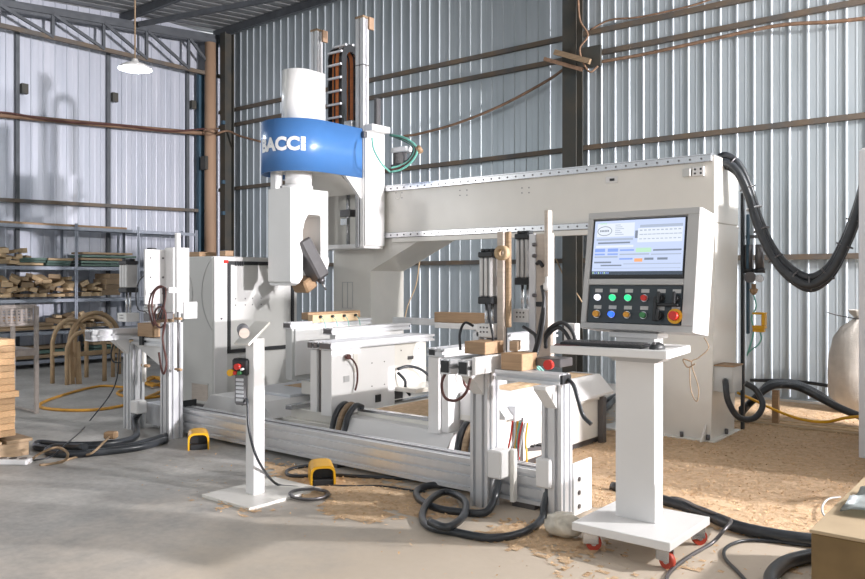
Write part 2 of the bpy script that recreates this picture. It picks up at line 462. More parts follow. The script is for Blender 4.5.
# ------------------------------------------------------------------ aluminium profile (T-slot) helper
def tslot_post(x0, x1, y0, y1, z0, z1, name, parent, ng=2):
    """vertical extrusion with grooves, as one prism"""
    def side(a, b, n, fixed, horiz, inward):
        out = []; L = b - a; g = .011; d = .024
        for i in range(n):
            c = a + L * (i + .5) / n
            s = 1 if L > 0 else -1
            for q, dd in ((c - s * g, 0), (c - s * g, d), (c + s * g, d), (c + s * g, 0)):
                out.append((q, fixed + inward * dd) if horiz else (fixed + inward * dd, q))
        return out
    prof = [(x0, y0)] + side(x0, x1, ng, y0, True, 1) + [(x1, y0)] + side(y0, y1, ng, x1, False, -1) + [(x1, y1)] + side(x1, x0, ng, y1, True, -1) + [(x0, y1)] + side(y1, y0, ng, x0, False, 1)
    mb = MB(); mb.prism(prof, 'z', z0, z1)
    return mb.build(name, K['alu'], parent)
def profile_bar(axis, a0, a1, c0, c1, z0, z1, name, parent, ng=2, m=None, mb=None):
    """horizontal extrusion along axis ('x' or 'y'), grooves on both long sides and top"""
    own = mb is None
    mb = mb or MB()
    d = .022
    gs = []
    H = z1 - z0; g = min(.011, H / ng * .2)
    prof = [(c0, z0)]
    prof += [(c1, z0)]
    for i in range(ng):
        z = z0 + H * (i + .5) / ng
        prof += [(c1, z - g), (c1 - d, z - g), (c1 - d, z + g), (c1, z + g)]
    prof += [(c1, z1)]
    W = c1 - c0; nt = max(1, int(round(W / .05)))
    for i in range(nt):
        c = c1 - W * (i + .5) / nt
        prof += [(c + .008, z1), (c + .008, z1 - d), (c - .008, z1 - d), (c - .008, z1)]
    prof += [(c0, z1)]
    for i in reversed(range(ng)):
        z = z0 + H * (i + .5) / ng
        prof += [(c0, z + g), (c0 + d, z + g), (c0 + d, z - g), (c0, z - g)]
    mb.prism(prof, 'x' if axis == 'x' else 'y', a0, a1)
    if own: return mb.build(name, m or K['alu'], parent)

# ------------------------------------------------------------------ gantry
ga = thing('machine_gantry', 'large ivory gantry frame of the woodworking machine spanning right to left', 'gantry', (-4.6, 7.05, 0))
GY0, GY1 = 6.75, 7.35
MB().box(-7.0, -2.335, GY0, GY1, 1.88, 2.46, .012).build('cross_beam', K['ivory'], ga)
mb = MB()
mb.prism([(-3.25, 0.03), (-2.375, .03), (-2.335, 1.88), (-3.25, 1.88)], 'y', GY0, GY1)
mb.build('right_column', K['ivory'], ga)
MB().box(-3.4, -2.33, GY0 - .05, GY1 + .05, 0, .03, .004).build('foot_plate', K['ivory'], ga)
for (x, y) in ((-2.39, 6.72), (-2.62, 6.72), (-2.36, 7.1)):
    MB().cyl((x, y, .03), (x, y, .075), .016, n=8).build('anchor_bolt', K['dsteel'], ga)
mb = MB(); mb.prism([(6.735, .03), (6.60, .03), (6.735, .16)], 'x', -2.42, -2.405); mb.build('gusset', K['ivory'], ga)
mb = MB(); mb.prism([(-6.985, 0), (-6.366, 0), (-6.366, 1.50), (-5.52, 1.88), (-6.985, 1.88)], 'y', GY0 + .01, GY1)
mb.build('left_column', K['ivory'], ga)
for nm, z0, z1 in (('upper_rail', 2.405, 2.465), ('lower_rail', 1.875, 1.935)):
    xr0 = -6.1 if nm == 'upper_rail' else -6.1
    r_ = MB().box(-7.0, -2.36, GY0 - .035, GY0 - .002, z0, z1, .004).build(nm, K['steel'], ga)
    mb = MB()
    for i in range(46):
        x = -6.9 + i * .099
        mb.cyl((x, GY0 - .036, (z0 + z1) / 2), (x, GY0 - .0385, (z0 + z1) / 2), .009, n=8)
    mb.build('screw_row', K['dsteel'], r_)
MB().box(-7.0, -2.36, GY0 - .03, GY0 + .2, 2.465, 2.475).build('top_cover', K['steel'], ga)
MB().box(-6.0, -2.36, GY0 - .03, GY0 - .004, 1.82, 1.872, .004).build('cable_lip', K['ivory'], ga)
a = FY(690, 173, GY0); b_ = FY(700, 173, GY0)
MB().box(a.x - .05, a.x + .02, GY0 - .05, GY0, a.z - .035, a.z + .035, .005).build('connector', K['grey'], ga)
MB().box(a.x + .03, a.x + .13, GY0 - .03, GY0, a.z - .035, a.z + .045, .004).build('terminal_plate', K['white'], ga)
mb = MB()
for i in (0, 1):
    for j in (0, 1): mb.cyl((a.x + .055 + .05 * i, GY0 - .032, a.z - .012 + .035 * j), (a.x + .055 + .05 * i, GY0 - .029, a.z - .012 + .035 * j), .010, n=8)
mb.build('terminal_screws', K['black'], ga)
a = FY(612, 180, GY0)
MB().box(a.x - .06, a.x + .06, GY0 - .012, GY0, a.z - .03, a.z + .03, .005).build('rating_plate', K['white'], ga)
MB().box(a.x - .015, a.x + .03, GY0 - .02, GY0 - .012, a.z - .01, a.z + .012).build('sensor', K['black'], ga)
mb = MB()
for px in (396, 402, 460, 467, 522, 529):
    for py in (193, 198):
        q = FY(px, py - (px - 396) * .04, GY0); mb.cyl((q.x, GY0 - .002, q.z), (q.x, GY0 + .004, q.z), .007, n=8)
mb.build('tapped_holes', K['dsteel'], ga)
a = FY(398, 196, GY0); MB().lathe((a.x, GY0 - .004, a.z), [(.028, 0), (.034, -.003), (.040, 0)], 18, 'y').build('ring_mark', K['ivory'], ga)
# small hatch outline on left column
mb = MB(); q0 = FY(342, 282, GY0); q1 = FY(352, 308, GY0)
for (xa, xb, za, zb_) in ((q0.x, q1.x, q0.z, q0.z - .006), (q0.x, q1.x, q1.z, q1.z - .006), (q0.x, q0.x + .006, q1.z, q0.z), (q1.x, q1.x + .006, q1.z, q0.z), ((q0.x + q1.x) / 2, (q0.x + q1.x) / 2 + .006, q1.z, q0.z)):
    mb.box(xa, xb, GY0 + .004, GY0 + .0095, min(za, zb_), max(za, zb_))
mb.build('hatch_outline', K['console'], ga)

# ------------------------------------------------------------------ tool carriage with blue shroud and head
tc_ = thing('tool_carriage', 'white tool head carriage with blue lettered shroud riding on the gantry', 'machine head', (-6.55, 6.4, 1.3))
CY = 6.394
MB().box(-6.12, -6.098, CY, GY0 - .04, 1.78, 3.06, .004).build('side_plate', K['head'], tc_)
MB().box(-7.02, -7.0, CY, GY0 - .04, 1.78, 3.06, .004).build('side_plate', K['white'], tc_)
MB().box(-7.0, -6.12, GY0 - .09, GY0 - .04, 1.75, 3.1, .004).build('back_plate', K['ivory'], tc_)
MB().box(-7.0, -6.12, CY, GY0 - .09, 1.75, 1.80, .004).build('bottom_plate', K['white'], tc_)
MB().box(-6.24, -6.19, CY - .02, CY + .03, 1.76, 3.05, .003).build('guide_rail', K['steel'], tc_)
MB().box(-6.18, -6.125, CY - .005, CY + .04, 1.77, 3.05, .003).build('edge_strip', K['head'], tc_)
MB().box(-6.93, -6.88, CY - .02, CY + .03, 1.76, 3.05, .003).build('guide_rail', K['steel'], tc_)
MB().cyl((-6.45, CY + .08, 1.8), (-6.45, CY + .08, 2.55), .022).build('ball_screw', K['steel'], tc_)
MB().box(-6.53, -6.37, CY + .02, CY + .14, 2.12, 2.2, .005).build('nut_block', K['dsteel'], tc_)
MB().box(-6.5, -6.4, CY - .0, CY + .05, 2.02, 2.1, .005).build('limit_switch', K['steel'], tc_)
for nm, x0, x1, z1 in (('guide_post', -6.25, -6.13, 4.33), ('guide_post', -6.99, -6.88, 4.33)):
    p = tslot_post(x0, x1, 6.39, 6.48, 3.05, z1, nm, tc_, 1)
    MB().box(x0 - .004, x1 + .006, 6.38, 6.49, z1, z1 + .025, .004).build('end_cap', K['woodd'], p)
    MB().box(x1 + .002, x1 + .03, 6.46, 6.54, z1 - .12, z1 + .02, .006).build('stop_buffer', K['rust'], p)
    if x1 > -6.5: MB().box(x0 - .004, x1 + .004, 6.387, 6.483, 3.80, 3.81).build('joint_band', K['dsteel'], p)
MB().box(-6.13, -6.0, 6.40, 6.70, 3.06, 3.13, .006).build('bracket', K['white'], tc_)
MB().box(-6.42, -6.29, 6.37, 6.47, 3.12, 3.2, .006).build('bracket', K['steel'], tc_)
MB().box(-6.12, -6.07, 6.55, 6.62, 3.13, 3.45, .006).build('sensor_post', K['dsteel'], tc_)
MB().box(-6.13, -6.09, 6.36, 6.42, 2.98, 3.05, .005).build('clamp_block', K['dsteel'], tc_)
# drag chain
YC0, YC1, ZT = 6.58, 6.82, 4.10
dc_path = [(YC0, 3.15 + i * .0775) for i in range(12)]
for i in range(1, 9):
    t = math.pi - math.pi * i / 9; dc_path.append(((YC0 + YC1) / 2 + (YC1 - YC0) / 2 * math.cos(t), ZT - .08 + (YC1 - YC0) / 2 * math.sin(t)))
dc_path += [(YC1, 4.0 - i * .0775) for i in range(12)]
CX0, CX1 = -6.84, -6.63
def chain_side(xx):
    m_ = MB(); m_._mark(); rings = []
    for i, p in enumerate(dc_path):
        a_ = dc_path[max(0, i - 1)]; b_2 = dc_path[min(len(dc_path) - 1, i + 1)]
        t_ = Vector((0, b_2[0] - a_[0], b_2[1] - a_[1])).normalized(); nrm = Vector((0, t_.z, -t_.y)); w_ = .045 if i % 2 else .038
        c_ = Vector((xx, p[0], p[1]))
        rings.append([m_.bm.verts.new(c_ + Vector((sx, 0, 0)) + nrm * sn * w_) for sx, sn in ((-.01, -1), (.01, -1), (.01, 1), (-.01, 1))])
    for r_a, r_b in zip(rings, rings[1:]):
        for j in range(4): m_.bm.faces.new((r_a[j], r_a[(j + 1) % 4], r_b[(j + 1) % 4], r_b[j]))
    m_.bm.faces.new(rings[0][::-1]); m_.bm.faces.new(rings[-1]); bmesh.ops.recalc_face_normals(m_.bm, faces=m_.bm.faces[:]); m_._done()
    return m_
chn = chain_side(CX0).build('drag_chain', K['black'], tc_)
chain_side(CX1).build('chain_side', K['black'], chn)
cb = None
for i in range(0, len(dc_path) - 1, 2):
    p0 = dc_path[i]
    a = Vector((0, p0[0] - (YC0 + YC1) / 2, max(0, p0[1] - (ZT - .08)))).normalized() if p0[1] > ZT - .08 else Vector((0, -1 if p0[0] < 6.7 else 1, 0))
    q = Vector((0, p0[0], p0[1])) + a * .05
    MB().bar((CX0 - .01, q.y, q.z), (CX1 + .01, q.y, q.z), .03, .022).build('crossbar', K['ltblue'], chn)
for j in range(7):
    x = CX0 + .035 + j * .028
    MB().tube([(x, p[0], p[1]) for p in dc_path], .012, 6, 1).build('cable', K['orange'] if j not in (1, 4) else K['black'], chn)
# side drag chain & hose loop to the right of the carriage
MB().box(-6.09, -5.86, 6.80, 6.98, 2.86, 2.92, .006).build('chain_tray', K['ltblue'], tc_)
MB().box(-6.07, -5.92, 6.82, 6.9, 2.68, 2.86, .006).build('hose_guard', K['dsteel'], tc_)
h0 = FY(398, 139, 6.85)
for i, (m_, dr) in enumerate(((K['teal'], 0), (K['brown'], .04), (K['teal'], .08), (K['rubber'], .115))):
    pts = [FY(390, 135, 6.85 + .02 * i), FY(405, 138 + i, 6.85 + .02 * i), FY(417 - i * 1.2, 148, 6.85), FY(413 - i * 1.6, 160, 6.85), FY(402 - i * 1.5, 169 - i * 1.5, 6.82), FY(391, 172 - i * 2, 6.78)]
    MB().tube(pts, .014, 6).build('hose', m_, tc_)
MB().tube([FY(372, 138, 6.30), FY(374, 150, 6.28), FY(382, 164, 6.32), FY(390, 172, 6.5)], .010, 6).build('hose', K['teal'], tc_)
MB().cyl(FY(418, 147, 6.80), FY(421, 152, 6.80), .03).build('hose_clip', K['tan'], tc_)
# shroud
XA, YA, RS, SZ0, SZ1 = -6.54, 5.8, .40, 2.535, 3.085
def stadium(r, yback, n=28):
    pts = [(XA - r, yback)]
    for i in range(n + 1):
        t = math.pi + math.pi * i / n
        pts.append((XA + r * math.cos(t), YA + r * math.sin(t)))
    pts.append((XA + r, yback))
    return pts
mb = MB(); mb._mark()
outer = stadium(RS, CY - .01); inner = stadium(RS - .012, CY - .01)
vs = {}
for nm, pr in (('o', outer), ('i', inner)):
    for z in (SZ0, SZ1): vs[nm, z] = [mb.bm.verts.new((p[0], p[1], z)) for p in pr]
n = len(outer)
for i in range(n - 1):
    f = mb.bm.faces.new((vs['o', SZ0][i], vs['o', SZ0][i + 1], vs['o', SZ1][i + 1], vs['o', SZ1][i])); f.smooth = True
    f = mb.bm.faces.new((vs['i', SZ0][i + 1], vs['i', SZ0][i], vs['i', SZ1][i], vs['i', SZ1][i + 1])); f.smooth = True
    mb.bm.faces.new((vs['o', SZ1][i], vs['o', SZ1][i + 1], vs['i', SZ1][i + 1], vs['i', SZ1][i]))
    mb.bm.faces.new((vs['o', SZ0][i + 1], vs['o', SZ0][i], vs['i', SZ0][i], vs['i', SZ0][i + 1]))
mb._done()
shroud = mb.build('shroud', K['blue'], tc_, 'blue rounded shroud with white lettering')
mb = MB(); mb.prism(stadium(RS - .013, CY - .01), 'z', SZ1 - .02, SZ1 - .006); mb.build('shroud_lid', K['blue'], tc_)
mb = MB(); mb.prism(stadium(.27, CY), 'z', SZ0 + .03, SZ0 + .10); mb.build('arm_underside', K['ivory'], tc_)
mb = MB(); mb.prism([(CY - .002, 2.30), (CY - .28, SZ0 + .03), (CY - .002, SZ0 + .03)], 'x', -6.20, -6.16); mb.build('arm_gusset', K['white'], tc_)
mb = MB(); mb.prism([(CY - .002, 2.36), (CY - .30, SZ0 + .03), (CY - .002, SZ0 + .03)], 'x', -6.9, -6.22); mb.build('arm_web', K['ivory'], tc_)
# lettering bent around the shroud
def letters(txt, size):
    cu = bpy.data.curves.new('lettering', 'FONT'); cu.body = txt; cu.size = size; cu.offset = .010 * size / .2; cu.resolution_u = 3
    cu.space_character = 1.02
    to = bpy.data.objects.new('lettering_tmp', cu); COL.objects.link(to)
    dg = bpy.context.evaluated_depsgraph_get()
    me = bpy.data.meshes.new_from_object(to.evaluated_get(dg))
    bpy.data.objects.remove(to); bpy.data.curves.remove(cu)
    return me
me = letters('BACC', .2)
xs = [v.co.x for v in me.vertices]; ys = [v.co.y for v in me.vertices]
TH0, TH1 = math.radians(250), math.radians(320)
ZB, ZTt = 2.742, 2.892
bm = bmesh.new(); bm.from_mesh(me)
bmesh.ops.triangulate(bm, faces=bm.faces[:])
bmesh.ops.subdivide_edges(bm, edges=[e for e in bm.edges if e.calc_length() > .05], cuts=1)
bmesh.ops.triangulate(bm, faces=bm.faces[:])
for v in bm.verts:
    u = (v.co.x - min(xs)) / (max(xs) - min(xs)); w = (v.co.y - min(ys)) / (max(ys) - min(ys))
    t = TH0 + (TH1 - TH0) * u; r = RS + .009
    v.co = Vector((XA + r * math.cos(t), YA + r * math.sin(t), ZB + (ZTt - ZB) * w))
mb = MB(); mb.bm.free(); mb.bm = bm; mb.mi = 0
base = mb
base.build('lettering', K['letter'], shroud)
mb = MB()
t0, t1 = math.radians(322), math.radians(329)
def patch(ta, tb, za, zb_):
    r = RS + .003
    mb.quad(*[(XA + r * math.cos(t), YA + r * math.sin(t), z) for t, z in ((ta, za), (tb, za), (tb, zb_), (ta, zb_))])
for i in range(4):
    h = (ZTt - ZB) / 4
    patch(t0, t1, ZB + i * h + .004, ZB + (i + 1) * h - .002)
mb.build('lettering', K['letter'], shroud)
# quill, neck, fork, spindle
mb = MB()
n = 26; pr = [(XA - .18, 6.03)] + [(XA + .18 * math.cos(math.pi + math.pi * i / n), YA + .18 * math.sin(math.pi + math.pi * i / n)) for i in range(n + 1)] + [(XA + .18, 6.03)]
mb.prism(pr, 'z', SZ1 - .01, 3.66, True)
for f in mb.bm.faces:
    if abs(f.normal.z) > .9 or abs(f.normal.y) > .99: f.smooth = False
mb.build('quill_cover', K['head'], tc_)
MB().cyl((XA, YA, 2.42), (XA, YA, SZ0 + .05), .145, n=32).build('neck_ring', K['head'], tc_)
MB().cyl((XA - .02, YA - .0, 2.36), (XA - .02, YA, 2.42), .17, n=32).build('neck_flange', K['white'], tc_)
MB().box(XA - .20, XA - .10, YA - .23, YA - .13, 2.37, SZ0 + .04, .01).build('neck_column', K['white'], tc_)
FXL, FXR, FYN, FYF = XA - .18, XA + .18, YA - .27, YA + .27
def rounded_bottom(y0, y1, z0, z1, r, n=6):
    pts = [(y0, z1), (y0, z0 + r)]
    for i in range(1, n + 1):
        t = math.pi + math.pi / 2 * i / n; pts.append((y0 + r + r * math.cos(t), z0 + r + r * math.sin(t)))
    for i in range(0, n + 1):
        t = 1.5 * math.pi + math.pi / 2 * i / n; pts.append((y1 - r + r * math.cos(t), z0 + r + r * math.sin(t)))
    pts.append((y1, z1))
    return pts
# profile of the fork in the YZ plane, extruded along X
zt_, zo, zbm = 2.37, 2.10, 1.36
pr = [(FYN, zt_), (FYN, zbm + .02), (FYN + .03, zbm)]
pr += [(FYN + .12, zbm), (FYN + .17, zbm + .06), (FYN + .17, 1.92), (FYN + .20, 2.03), (FYN + .25, zo)]
pr += [(FYF - .13, zo), (FYF - .11, 2.08), (FYF - .11, zbm + .12), (FYF - .08, zbm + .06), (FYF - .02, zbm + .10), (FYF, zbm + .18), (FYF, zt_)]
mb = MB(); mb.prism(pr, 'x', FXL, FXR)
es = [e for e in mb.bm.edges if abs((e.verts[0].co - e.verts[1].co).x) > .3]
fk = mb.build('fork', K['head'], tc_)
mb = MB(); mb.prism([(FXL + .0, 1.36), (FXL + .06, 1.335), (FXR - .06, 1.335), (FXR, 1.36)], 'y', FYN + .002, FYN + .12); mb.build('fork_cap', K['head'], fk)
MB().cyl((XA, FYF, 1.60), (XA, FYF + .11, 1.60), .105, .085, n=24).build('pivot_motor', K['head'], fk)
MB().box(FXL + .01, FXL + .06, FYN + .17, FYF - .11, 1.62, 2.10).build('fork_inner_cover', K['beige'], fk)
mb = MB()
for (py, pz) in ((FYN + .22, 2.22), (FYN + .26, 2.23), (FYN + .30, 2.22), (FYN + .08, 1.50), (FYN + .10, 1.47), (FYN + .07, 1.45)):
    mb.cyl((FXR + .001, py, pz), (FXR + .003, py, pz), .006, n=8)
mb.build('screws', K['dsteel'], fk)
sp = MB(); M4 = Matrix.Translation((XA + .15, YA + .03, 1.60)) @ Matrix.Rotation(math.radians(24), 4, 'X') @ Matrix.Rotation(math.radians(-14), 4, 'Y')
sp.box(-.09, .11, -.085, .085, -.22, .24, .02, M4)
sp = sp.build('spindle', K['dsteel'], tc_, 'dark angled spindle motor')
mb = MB(); mb.box(-.13, .10, -.10, .075, -.26, -.12, .02, Matrix.Translation((XA + .08, YA - .06, 1.52)) @ Matrix.Rotation(math.radians(30), 4, 'X')); mb.build('spindle_housing', K['tan'], sp)
d = (M4 @ Vector((0, 0, -1)) - M4 @ Vector((0, 0, 0))).normalized()
e0 = M4 @ Vector((.02, 0, -.22))
MB().cyl(e0, e0 + d * .05, .045, .035, n=14).build('chuck', K['dsteel'], sp)
MB().cyl(e0 + d * .05, e0 + d * .14, .014, .010, n=8).build('cutter', K['steel'], sp)

# ------------------------------------------------------------------ electrical cabinet
cb_ = thing('electrical_cabinet', 'pale grey electrical cabinet with a black sealed door left of the machine', 'cabinet', (-7.4, 5.7, 0))
KX, KY = -7.09, 5.09
MB().box(-7.95, KX, KY, 6.27, 0.05, 1.65, .01).build('body', K['cabinet'], cb_)
MB().box(-7.9, KX - .03, KY + .03, 6.24, 0, .05).build('plinth', K['dsteel'], cb_)
MB().box(KX, KX + .02, KY + .005, KY + .17, .06, 1.645, .004).build('corner_post', K['white'], cb_)
dr = MB().box(KX, KX + .015, 5.30, 6.05, .64, 1.56, .003).build('door', K['cabinet'], cb_)
mb = MB(); s_ = .028
mb.box(KX, KX + .026, 5.265, 5.30, .60, 1.60); mb.box(KX, KX + .026, 5.30, 6.2, 1.56, 1.60); mb.box(KX, KX + .026, 5.30, 6.2, .60, .64); mb.box(KX, KX + .026, 6.17, 6.2, .64, 1.56)
mb.build('door_seal', K['black'], cb_)
MB().box(KX, KX + .03, 5.21, 5.27, 1.575, 1.61, .006).build('lamp', K['red'], cb_)
mb = MB()
for i in range(4): mb.box(KX + .026, KX + .036, 5.36 + i * .03, 5.375 + i * .03, 1.55, 1.60)
mb.build('hinge', K['black'], cb_)
for q in (1.3, 1.24):
    pass
mb = MB()
for i, y in enumerate((5.37, 5.5, 5.6, 5.72)):
    for z in (1.12, 1.19): mb.cyl((KX + .015, y, z), (KX + .017, y, z), .008, n=8)
mb.build('rivets', K['dsteel'], dr)
MB().cyl((KX + .02, 5.18, .98), (KX + .028, 5.18, .98), .012, n=10).build('lock', K['dsteel'], cb_)
for nm, cxk, r in (('round_line', -7.86, .40), ('round_line', -6.72, .57)):
    mb = MB(); pts = []
    for i in range(61):
        t = 2 * math.pi * i / 60
        p_ = Vector((cxk + r * math.cos(t), KY - .001, 1.25 + r * .92 * math.sin(t)))
        if -7.94 < p_.x < KX - .01 and p_.z < 1.64: pts.append(p_)
        else:
            if len(pts) > 3: mb.tube(pts, .006, 5, 1)
            pts = []
    if len(pts) > 3: mb.tube(pts, .006, 5, 1)
    mb.build(nm, K['console'], cb_)  # thin raised arcs on the cabinet side
a = FY(194, 407, KY); 
MB().box(-7.47, -7.18, KY - .004, KY + .002, .09, .27).build('vent_recess', K['beige'], cb_)
MB().box(-7.48, -7.17, KY - .012, KY - .002, .27, .285).build('vent_lip', K['cabinet'], cb_)
MB().lathe((-7.3, 5.4, 1.66), [(0.0, 0), (.02, 0), (.03, .03), (.018, .05), (0, .052)], 10).build('eye_bolt', K['dsteel'], cb_)
tag(MB().cbox((-7.72, 5.35, 1.68), (.30, .24, .06), (0, 0, .1), .004).build('wood_plank', K['tan']), 'orange wooden board lying on top of the grey cabinet', 'board')
tag(MB().cbox((-7.30, 5.42, 1.69), (.14, .10, .06), (0, 0, -.2), .004).build('wood_plank', K['tan']), 'short wood block on the cabinet beside the orange board', 'board')

# ------------------------------------------------------------------ machine beds
bd = thing('machine_bed', 'long ivory machine bed with sloped cover behind the right clamping posts', 'machine bed', (-3.3, 5.4, 0))
MB().box(-3.43, -3.12, 4.62, 6.20, .06, .38, .008).build('side_casing', K['ivory'], bd)
mb = MB(); mb.prism([(-3.05, .42), (-3.05, .44), (-3.18, .58), (-3.44, .58), (-3.44, .42)], 'y', 4.60, 6.28); mb.build('sloped_cover', K['white'], bd)
mb = MB(); mb.box(-3.44, -3.10, 4.60, 6.22, .38, .42); mb.build('cover_flange', K['ivory'], bd)
for y in (4.8, 6.12):
    MB().box(-3.118, -3.07, y, y + .07, 0, .40, .004).build('support_leg', K['dsteel'], bd)
MB().box(-3.42, -3.14, 4.64, 6.18, 0, .06).build('plinth', K['dsteel'], bd)
bd2 = thing('machine_bed', 'low white machine bed with sloped ends under the left work table', 'machine bed', (-5.5, 5.4, 0))
MB().box(-6.4, -4.62, 4.66, 6.6, .05, .17, .006).build('side_casing', K['ivory'], bd2)
mb = MB(); mb.prism([(-6.5, .17), (-6.38, .30), (-5.62, .30), (-5.46, .17)], 'y', 4.55, 6.6); mb.build('sloped_cover', K['white'], bd2)
MB().box(-6.36, -5.64, 4.9, 6.5, .30, .325, .004).build('cover_plate', K['ltblue'], bd2)
MB().box(-5.40, -4.62, 4.7, 6.5, .17, .26, .006).build('slide_casing', K['ivory'], bd2)
MB().box(-5.36, -5.28, 4.6, 6.5, .26, .30, .003).build('slide_rail', K['steel'], bd2)
MB().box(-4.78, -4.70, 4.6, 6.5, .26, .30, .003).build('slide_rail', K['steel'], bd2)
bd3 = thing('machine_bed', 'white sloped cover with sawdust tray between the two work tables', 'machine bed', (-4.1, 4.6, 0))
mb = MB(); mb.prism([(4.36, .10), (4.36, .14), (4.50, .30), (4.62, .30), (4.62, .10)], 'x', -4.52, -3.42); mb.build('sloped_front', K['white'], bd3)
MB().box(-4.6, -3.4, 4.40, 4.60, 0, .10).build('base', K['ivory'], bd3)
MB().box(-4.5, -3.66, 4.62, 6.4, .10, .33, .004).build('tray', K['ivory'], bd3)
MB().box(-4.5, -3.66, 4.62, 4.68, .33, .355, .003).build('tray_edge', K['steel'], bd3)
# front rail beam
fb = thing('front_beam', 'long grooved aluminium beam lying across the front of the machine', 'beam', (-4.3, 4.2, 0))
profile_bar('x', -6.25, -2.25, 4.11, 4.27, .035, .245, 'extrusion', fb, 3)
mb = MB(); mb.box(-6.2, -2.3, 4.165, 4.195, .246, .250); mb.build('groove_strip', K['alud'], fb)
MB().box(-2.25, -2.235, 4.09, 4.31, .02, .33, .003).build('end_plate', K['white'], fb)
MB().box(-6.265, -6.25, 4.09, 4.31, .02, .30, .003).build('end_plate', K['black'], fb)
mb = MB()
for i in range(3): mb.cyl((-2.234, 4.15, .07 + i * .08), (-2.229, 4.15, .07 + i * .08), .014, n=8)
mb.build('end_bolts', K['dsteel'], fb)
for x in (-6.05, -4.3, -2.6): MB().box(x - .08, x + .08, 4.12, 4.26, 0, .035).build('foot', K['dsteel'], fb)

# ------------------------------------------------------------------ work tables
def work_table(label, x0, x1, y0, y1, z0, z1, bars, name='work_table'):
    t = thing(name, label, 'work table', ((x0 + x1) / 2, (y0 + y1) / 2, z0))
    return t
# table with three rails, nearest
t2 = work_table('white work table with twin front plates, nearest to the hand control post', -4.93, -4.67, 4.5, 5.82, .27, .88, 3)
MB().box(-4.93, -4.85, 4.50, 5.6, .30, .82, .004).build('left_panel', K['white'], t2)
MB().box(-4.84, -4.83 + .01, 4.52, 5.55, .30, .82).build('gap_panel', K['dsteel'], t2)
MB().box(-4.80, -4.675, 4.50, 5.28, .28, .82, .004).build('front_panel', K['white'], t2)
MB().box(-4.80, -4.69, 5.28, 5.74, .42, .82, .004).build('rear_panel', K['ivory'], t2)
for (xa, xb) in ((-4.94, -4.875), (-4.87, -4.81), (-4.80, -4.655)):
    b1 = profile_bar('y', 4.48, 5.82, xa, xb, .825, .885, 'top_bar', t2, 1)
    MB().box(xa + .008, xb - .008, 4.474, 4.48, .833, .877).build('end_cap', K['dsteel'], b1)
MB().cyl((-4.66, 4.66, .76), (-4.63, 4.66, .76), .022, n=10).build('air_fitting', K['brown'], t2)
MB().tube([(-4.65, 4.66, .755), (-4.64, 4.71, .73), (-4.64, 4.76, .66), (-4.645, 4.77, .55), (-4.65, 4.75, .47)], .008, 6).build('air_hose', K['brown'], t2)
MB().box(-4.675, -4.668, 4.64, 4.70, .55, .60).build('nameplate', K['console'], t2)
MB().box(-4.675, -4.665, 5.02, 5.09, .335, .40, .003).build('socket', K['black'], t2)
MB().box(-4.675, -4.670, 4.75, 4.80, .62, .79).build('slot_cover', K['ivory'], t2)
mb = MB()
for y in (4.98, 5.14):
    for z in (.48, .68): mb.cyl((-4.676, y, z), (-4.672, y, z), .006, n=6)
for y in (5.38, 5.62):
    for z in (.60, .76): mb.cyl((-4.691, y, z), (-4.687, y, z), .007, n=6)
mb.build('screws', K['dsteel'], t2)
MB().box(-4.689, -4.684, 5.47, 5.55, .67, .70).build('maker_mark', K['dsteel'], t2)
MB().tube([(-4.66, 5.30, .60), (-4.62, 5.40, .62), (-4.60, 5.55, .58), (-4.58, 5.66, .50), (-4.58, 5.72, .42)], .014, 6).build('hose', K['rubber'], t2)
MB().tube([(-4.66, 5.30, .57), (-4.60, 5.33, .50), (-4.62, 5.36, .42), (-4.62, 5.42, .36)], .014, 6).build('hose', K['rubber'], t2)
MB().box(-4.72, -4.45, 5.30, 5.80, .40, .44, .004).build('side_shelf', K['ivory'], t2)
# rear left table
t1 = work_table('white work table beneath the tool head carrying a wooden rail', -5.72, -5.1, 4.9, 6.1, .45, 1.0, 2)
MB().box(-5.73, -5.64, 4.92, 5.95, .46, .94, .004).build('front_panel', K['grey'], t1)
MB().box(-5.64, -5.62, 4.95, 5.9, .5, .94, .004).build('side_panel', K['white'], t1)
MB().box(-5.60, -5.2, 5.0, 5.9, .33, .45, .004).build('base_plate', K['ivory'], t1)
for (xa, xb, ya, yb, zz) in ((-5.74, -5.63, 4.90, 6.0, 1.0), (-5.22, -5.10, 4.92, 6.0, .965)):
    b1 = profile_bar('y', ya, yb, xa, xb, zz - .06, zz, 'top_bar', t1, 1)
    MB().box(xa + .01, xb - .01, ya - .006, ya, zz - .05, zz - .01).build('end_cap', K['dsteel'], b1)
MB().box(-5.20, -5.12, 4.98, 5.9, .34, .905, .004).build('rail_panel', K['white'], t1)
MB().cyl((-5.62, 5.12, .80), (-5.58, 5.12, .80), .022, n=10).build('air_fitting', K['dsteel'], t1)
MB().box(-5.62, -5.612, 5.15, 5.2, .62, .67).build('nameplate', K['console'], t1)
MB().box(-5.62, -5.56, 5.02, 5.2, .42, .445, .004).build('cable_plug', K['black'], t1)
# clamped wooden rail on t1
wr_ = thing('wooden_rail', 'pale wooden rail with four hose clips clamped on the rear table', 'workpiece', (-5.66, 5.45, 1.0))
MB().cbox((-5.76, 5.55, 1.045), (.10, .74, .07), (0, 0, .02), .006).build('rail', K['tan'], wr_)
MB().cbox((-5.66, 5.48, 1.022), (.07, .62, .075), (0, 0, 0), .004).build('rail', K['wood'], wr_)
for i in range(4):
    y = 5.26 + i * .16
    MB().cyl((-5.625, y, 1.04), (-5.60, y, 1.04), .014, n=8).build('clip', K['black'], wr_)
    MB().tube([(-5.605, y, 1.04), (-5.585, y + .02, 1.0), (-5.58, y + .03, .95), (-5.57, y + .02, .88)], .004, 5).build('hose', K['teal'], wr_)
